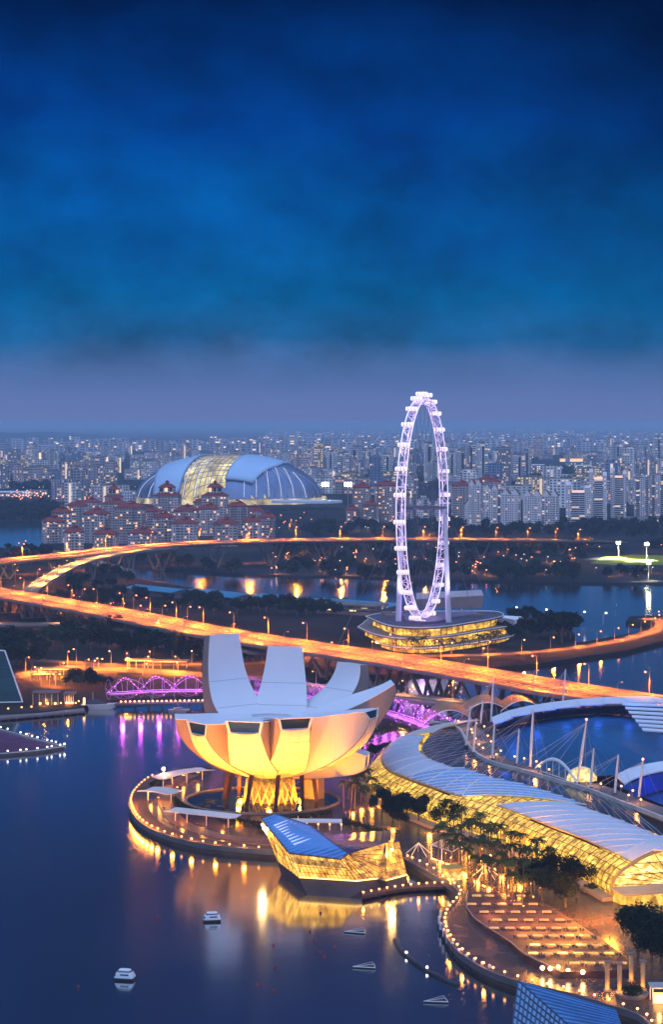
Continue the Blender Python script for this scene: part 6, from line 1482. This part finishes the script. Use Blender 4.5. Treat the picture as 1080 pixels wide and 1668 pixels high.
for k, (x, y, cl_) in enumerate([(994, 1532, (.05, .05, .07)), (982, 1510, (.3, .28, .26)), (1003, 1498, (.1, .04, .04)), (965, 1492, (.05, .08, .14)), (1018, 1506, (.25, .2, .1)), (946, 1500, (.08, .08, .08)), (1040, 1540, (.3, .3, .32)), (972, 1538, (.06, .05, .1))]):
    o_ = person_mesh(k); m_ = o_.build('person', Mt('cloth_%d' % k, cl_, .85, var=.1)); m_.location = G(x, y, ZM); m_.rotation_euler = (0, 0, rng.uniform(0, 6)); rm = m_.modifiers.new('one_surface', 'REMESH'); rm.mode = 'VOXEL'; rm.voxel_size = .035
    tag(m_, 'x', 'person', 'people on the golden square'); its.append(m_)
    h_ = MB().ball((0, -.005, 1.72), .105, 8).build('hair', Mt('dark_hair', (.02, .015, .012), .6, var=0), None); h_.parent = m_
row_labels(its, 'person strolling, {} from left on the golden wet square')
# ------------------------------------------------------------------ things afloat
def pod(px, py, s, rz, label):
    t = thing('pod_boat', label, 'boat', (0, 0, 0))
    def sq(w_, d, z, c=.5): a, b = w_ / 2, d / 2; return [(-a + c, -b, z), (a - c, -b, z), (a, -b + c, z), (a, b - c, z), (a - c, b, z), (-a + c, b, z), (-a, b - c, z), (-a, -b + c, z)]
    MB().loft([sq(5.0, 3.2, -.3), sq(5.6, 3.8, .5), sq(5.7, 3.9, .7)], True, True).build('hull', hullm, t)
    MB().loft([sq(5.5, 3.7, .7), sq(5.0, 3.3, 1.5, .6), sq(4.2, 2.8, 2.2, .6)], True, True).build('cabin', Mt('pod_white', (.62, .74, .86), .35, var=.05), t)
    MB().loft([sq(4.1, 2.7, 2.2), sq(3.4, 2.2, 2.55)], True, True).build('roof', dsteel, t)
    MB().loft([sq(3.5, 2.3, 2.55), sq(3.2, 2.0, 2.75)], True, True).build('hatch', white, t)
    MB().box((-2.5, -.9, 1.35), (.35, 1.1, .6)).build('window', windk, t); MB().box((.3, -1.62, 1.55), (2.4, .12, .4)).build('window', windk, t)
    t.location = G(px, py, 0); t.rotation_euler = (0, 0, rz); t.scale = (s, s, s)
pod(345, 1500, .96, .15, 'white domed pod boat nearer the crystal pavilion'); pod(203, 1595, .98, -.2, 'white domed pod boat alone at the lower left')
for k, (x, y, lb) in enumerate([(580, 1520, 'dark triangular float nearest the crystal pavilion'), (595, 1577, 'dark triangular float between the pavilion and the floating boom'), (712, 1633, 'dark triangular float with bright frame below the floating boom')]):
    t = thing('triangular_float', lb, 'float', (0, 0, 0)); q = [V(-3.4, .5, .4), V(2.6, -1.4, .4), V(2.8, 2.2, .4)]; ap = V(1.9, .6, 1.5)
    MB().add([p + V(0, 0, -.6) for p in q] + [p + V(0, 0, -.05) for p in q], [(0, 2, 1), (3, 4, 5), (0, 1, 4, 3), (1, 2, 5, 4), (2, 0, 3, 5)]).build('raft', hullm, t)
    for i in range(3): MB().tube([q[i], q[(i + 1) % 3]], .13, 5).build('edge_tube', white, t); MB().tube([q[i], ap], .10, 5).build('strut', steel, t)
    MB().add([q[1] + V(0, 0, .1), q[2] + V(0, 0, .1), ap], [(0, 1, 2)]).build('net', dsteel, t)
    t.location = G(x, y, 0); t.rotation_euler = (0, 0, .1 * k)
bm_ = thing('floating_boom', 'dark curved floating boom with a few lamps on the water before the terrace', 'boom', G(690, 1572, 0))
BP = resample(catmull([G(x, y, .25) for x, y in [(643, 1530), (651, 1545), (664, 1558), (682, 1572), (705, 1586), (728, 1598), (750, 1606)]], 6), 1.6)
for a, b in zip(BP, BP[1:]): MB().tube([a.lerp(b, .06), a.lerp(b, .94)], .55, 7).build('float', hullm, bm_)
MB().tube([p + V(0, 0, .55) for p in BP], .1, 4).build('walk_cable', dsteel, bm_)
for f in (.36, .66): p = BP[int(f * len(BP))]; MB().ball(p + V(0, 0, .9), .35, 8).build('lamp', bulb_c, bm_)
its = []
for x, y in [(258, 1496), (505, 1518), (512, 1532), (521, 1553), (545, 1544), (528, 1560), (445, 1540), (448, 1576), (418, 1605), (446, 1615), (522, 1488), (127, 1608)]:
    p = G(x, y, 0)
    if 'buoy' not in PR:
        t = thing('buoy', 'x', 'buoy', (0, 0, 0)); MB().ball((0, 0, .25), .5, 8).build('float', Mt('buoy_red', (.25, .05, .04), .5), t); MB().tube([(0, 0, .5), (0, 0, 1.2)], .08, 5).build('stem', dsteel, t); PR['buoy'] = t; t.location = p; t['group'] = 'small red buoys'
    else: t = dup(PR['buoy'], p, 0, None, 'small red buoys', .8)
    its.append(t)
row_labels(its, 'tiny red buoy, {} from the left on the open water')
# dock, yacht and floating stage at the left
dk_ = thing('dock', 'dark dock with small pavilions at the left edge of the bay', 'dock', G(60, 1163, 1)); q = [G(x, y, 1.6) for x, y in [(-90, 1176), (0, 1170), (138, 1158), (134, 1150), (0, 1156), (-90, 1160)]]
MB().prism([(p.x, p.y) for p in q], .7, 1.7).build('deck', conc, dk_)
for k in range(12): p = q[1].lerp(q[2], k / 11); MB().tube([V(p.x, p.y + 1, -1), V(p.x, p.y + 1, .7)], .45, 6).build('pile', dconc, dk_)
def pavi(x0, x1, y, h, label, lit):
    a, b = G(x0, y, 1.7), G(x1, y, 1.7); w_ = b.x - a.x; m = (a + b) / 2; t = thing('dock_pavilion', label, 'pavilion', m)
    MB().box((m.x, m.y + 4, 1.7 + h * .45), (w_, 8, h * .9)).build('wall', Mt('dark_glass_box', (.03, .04, .07), .2, var=.1), t); MB().box((m.x, m.y + 4, 1.7 + h), (w_ + 1.4, 9.6, .5)).build('roof', dconc, t)
    for k in range(5): MB().box((a.x + w_ * k / 4, m.y - .1, 1.7 + h * .45), (.25, .25, h * .9)).build('mullion', steel, t)
    if lit: 
        for k in range(3): MB().ball((a.x + w_ * (.3 + .3 * k), m.y - 1.5, 3.2), .6, 8).build('lamp', bulb_w, t)
        lamp_light('dock_glow', 'POINT', V(m.x, m.y - 4, 4), 3000, (1, .34, .04), None, None, .5)
pavi(53, 94, 1150, 7, 'dark glass pavilion on the dock with amber lamps', True); pavi(104, 119, 1149, 6, 'small dark cube pavilion beside the yacht', True)
its = []
for x, y in ((12, 1157), (34, 1155), (50, 1154), (122, 1148), (127, 1145), (98, 1148)): its.append(dup(PR['vp'], G(x, y, 1.7), 0, None, 'deck lamps on the dark dock', .9))
row_labels(its, 'small deck lamp, {} from the left on the dark dock')
yt = thing('yacht', 'long white yacht with dark cabin moored beside the dock', 'yacht', G(160, 1155, 0)); o = yt.location
def hullring(x, w_, z0, z1): return [V(o.x + x, o.y - w_, z1), V(o.x + x, o.y - w_ * .6, z0), V(o.x + x, o.y + w_ * .6, z0), V(o.x + x, o.y + w_, z1)]
MB().loft([hullring(-9, 2.2, .1, 2.6), hullring(-4, 2.7, -.2, 2.6), hullring(3, 2.5, -.2, 2.8), hullring(7.5, 1.4, .2, 3.1), hullring(9.6, .15, 1.6, 3.4)], True, True).build('hull', white, yt)
MB().loft([[V(o.x + x, o.y - w_, 2.7), V(o.x + x + dx, o.y - w_ * .8, 2.7 + h), V(o.x + x + dx, o.y + w_ * .8, 2.7 + h), V(o.x + x, o.y + w_, 2.7)] for x, w_, h, dx in ((-7, 1.7, 2.2, 1), (-1, 1.9, 2.4, 0), (4.5, 1.3, .5, 0))], True, True).build('cabin', Mt('yacht_cabin', (.08, .08, .1), .2, var=0), yt)
MB().box((o.x - 7.6, o.y, 4.2), (.8, 2.4, 3.2)).build('stern_light_panel', bulb_y, yt); MB().tube([V(o.x - 3, o.y, 5), V(o.x - 3, o.y, 9)], .12, 5).build('mast', steel, yt)
sb = thing('sailing_boat', 'small grey sailing boat moored just left of the museum', 'boat', G(291, 1160, 0)); o = sb.location
MB().loft([hullring(-5.5, 1.2, .1, 1.4), hullring(-1, 1.6, -.2, 1.4), hullring(3, 1.2, -.1, 1.5), hullring(5.6, .12, .9, 1.9)], True, True).build('hull', Mt('boat_grey', (.5, .45, .45), .5), sb)
MB().box((o.x - .5, o.y, 1.9), (4, 1.7, 1)).build('cabin', Mt('boat_cabin', (.35, .3, .3), .5), sb); MB().tube([V(o.x + .5, o.y, 1.4), V(o.x - 3, o.y, 9.5)], .1, 5).build('mast', steel, sb); MB().tube([V(o.x - 1, o.y, 4.5), V(o.x + 2.5, o.y, 2)], .07, 4).build('boom', steel, sb); MB().tube([V(o.x - 1, o.y, 4.5), V(o.x - 4, o.y, 2)], .07, 4).build('boom', steel, sb)
fs = thing('floating_stage', 'triangular floating stage edged with white lamps at the left edge', 'stage', G(40, 1215, 0)); q = [G(x, y, 1.0) for x, y in [(-80, 1172), (0, 1189), (60, 1206), (104, 1217), (60, 1224), (0, 1229), (-80, 1232)]]
MB().prism([(p.x, p.y) for p in q], -.3, 1.0).build('deck', dconc, fs)
mid = [sum(q, V(0, 0, 0)) / 7 + (p - sum(q, V(0, 0, 0)) / 7) * .82 for p in q]; MB().prism([(p.x, p.y) for p in mid], 1.0, 1.35).build('carpet', Mt('purple_carpet', (.10, .03, .08), .8, var=.3), fs)
for P in (q[:4], q[3:]): MB().tube([p + V(0, 0, .35) for p in P], .3, 5).build('edge_rail', steel, fs)
its = []
for P, n in ((q[:4], 15), (q[3:], 12)):
    Pc = catmull(P, 6)
    for k in range(n):
        p = Pc[int(k * (len(Pc) - 1) / (n - 1))]
        if 'stg' not in PR: PR['stg'] = lamp_proto(1.6, .42, bulb_c, .1, nm='deck_lamp'); t = PR['stg']; t.location = p; t['group'] = 'white lamps on the floating stage'
        else: t = dup(PR['stg'], p, 0, None, 'white lamps on the floating stage')
        its.append(t)
row_labels(its, 'white edge lamp, {} from left around the floating stage')
pw = thing('glass_pyramid_hall', 'dark green slanting glass hall with white edge at the left border', 'hall', G(5, 1150, ZS)); a = [G(-70, 1146, ZS), G(36, 1144, ZS), G(36, 1136, ZS), G(-70, 1136, ZS)]; tp = [Q(-60, 1056, a[0].y + 12), Q(7, 1060, a[1].y + 12)]
MB().add([a[0], a[1], tp[1], tp[0]], [(0, 1, 2, 3)]).build('glass_slope', Mt('green_glass', (.015, .05, .06), .12, var=.3, vs=.05), pw); MB().add([a[1], a[2], tp[1]], [(0, 1, 2)]).build('side_wall', dconc, pw); MB().add([a[3], a[2], tp[1], tp[0]], [(3, 2, 1, 0)]).build('rear_wall', dconc, pw)
for p, r_ in (((a[1], tp[1]), .42), ((tp[0], tp[1]), .4), ((a[0], a[1]), .5)): MB().tube(list(p), r_, 5).build('edge_frame', white, pw)
for k in range(1, 6): MB().tube([a[0].lerp(tp[0], k / 6) + V(0, -.15, 0), a[1].lerp(tp[1], k / 6) + V(0, -.15, 0)], .1, 4).build('glazing_bar', dsteel, pw)
# forecourt pavilion, amber lit, behind the footbridge
its = []
for x, y, w_, h in ((228, 1090, 17, 5.5), (272, 1089, 26, 4.5), (92, 1103, 26, 5), (70, 1108, 14, 4)):
    p = G(x, y, ZS); t = thing('bus_stand', 'x', 'shelter', p, 'amber-lit shelters along the street'); its.append(t)
    MB().box((p.x, p.y, ZS + h + .4), (w_, 7, .5)).build('roof', Mt('amber_roof', (.35, .22, .12), .6), t); MB().box((p.x, p.y - 2, ZS + h - .1), (w_ * .9, .5, .3)).build('light_strip', bulb_o, t)
    for k in range(4): MB().tube([V(p.x - w_ * .45 + w_ * .3 * k, p.y, ZS), V(p.x - w_ * .45 + w_ * .3 * k, p.y, ZS + h + .2)], .18, 5).build('post', steel, t)
    lamp_light('shelter_glow', 'POINT', p + V(0, -4, 3.5), 12000, (1, .25, .02), None, None, .6)
row_labels(its, 'amber-lit open shelter, {} from the left along the street behind the dock')

# ------------------------------------------------------------------ evening haze over the city
m = bpy.data.materials.new('evening_haze'); m.use_nodes = True; t = m.node_tree
for n in list(t.nodes): t.nodes.remove(n)
v = t.nodes.new('ShaderNodeVolumePrincipled'); o = t.nodes.new('ShaderNodeOutputMaterial'); t.links.new(v.outputs[0], o.inputs['Volume'])
v.inputs['Density'].default_value = 6.6e-5; v.inputs['Color'].default_value = (.54, .76, 1.0, 1); v.inputs['Anisotropy'].default_value = 0
tag(MB().box((0, 46000, 87.5), (24000, 96000, 181)).build('haze', m), kind='stuff')
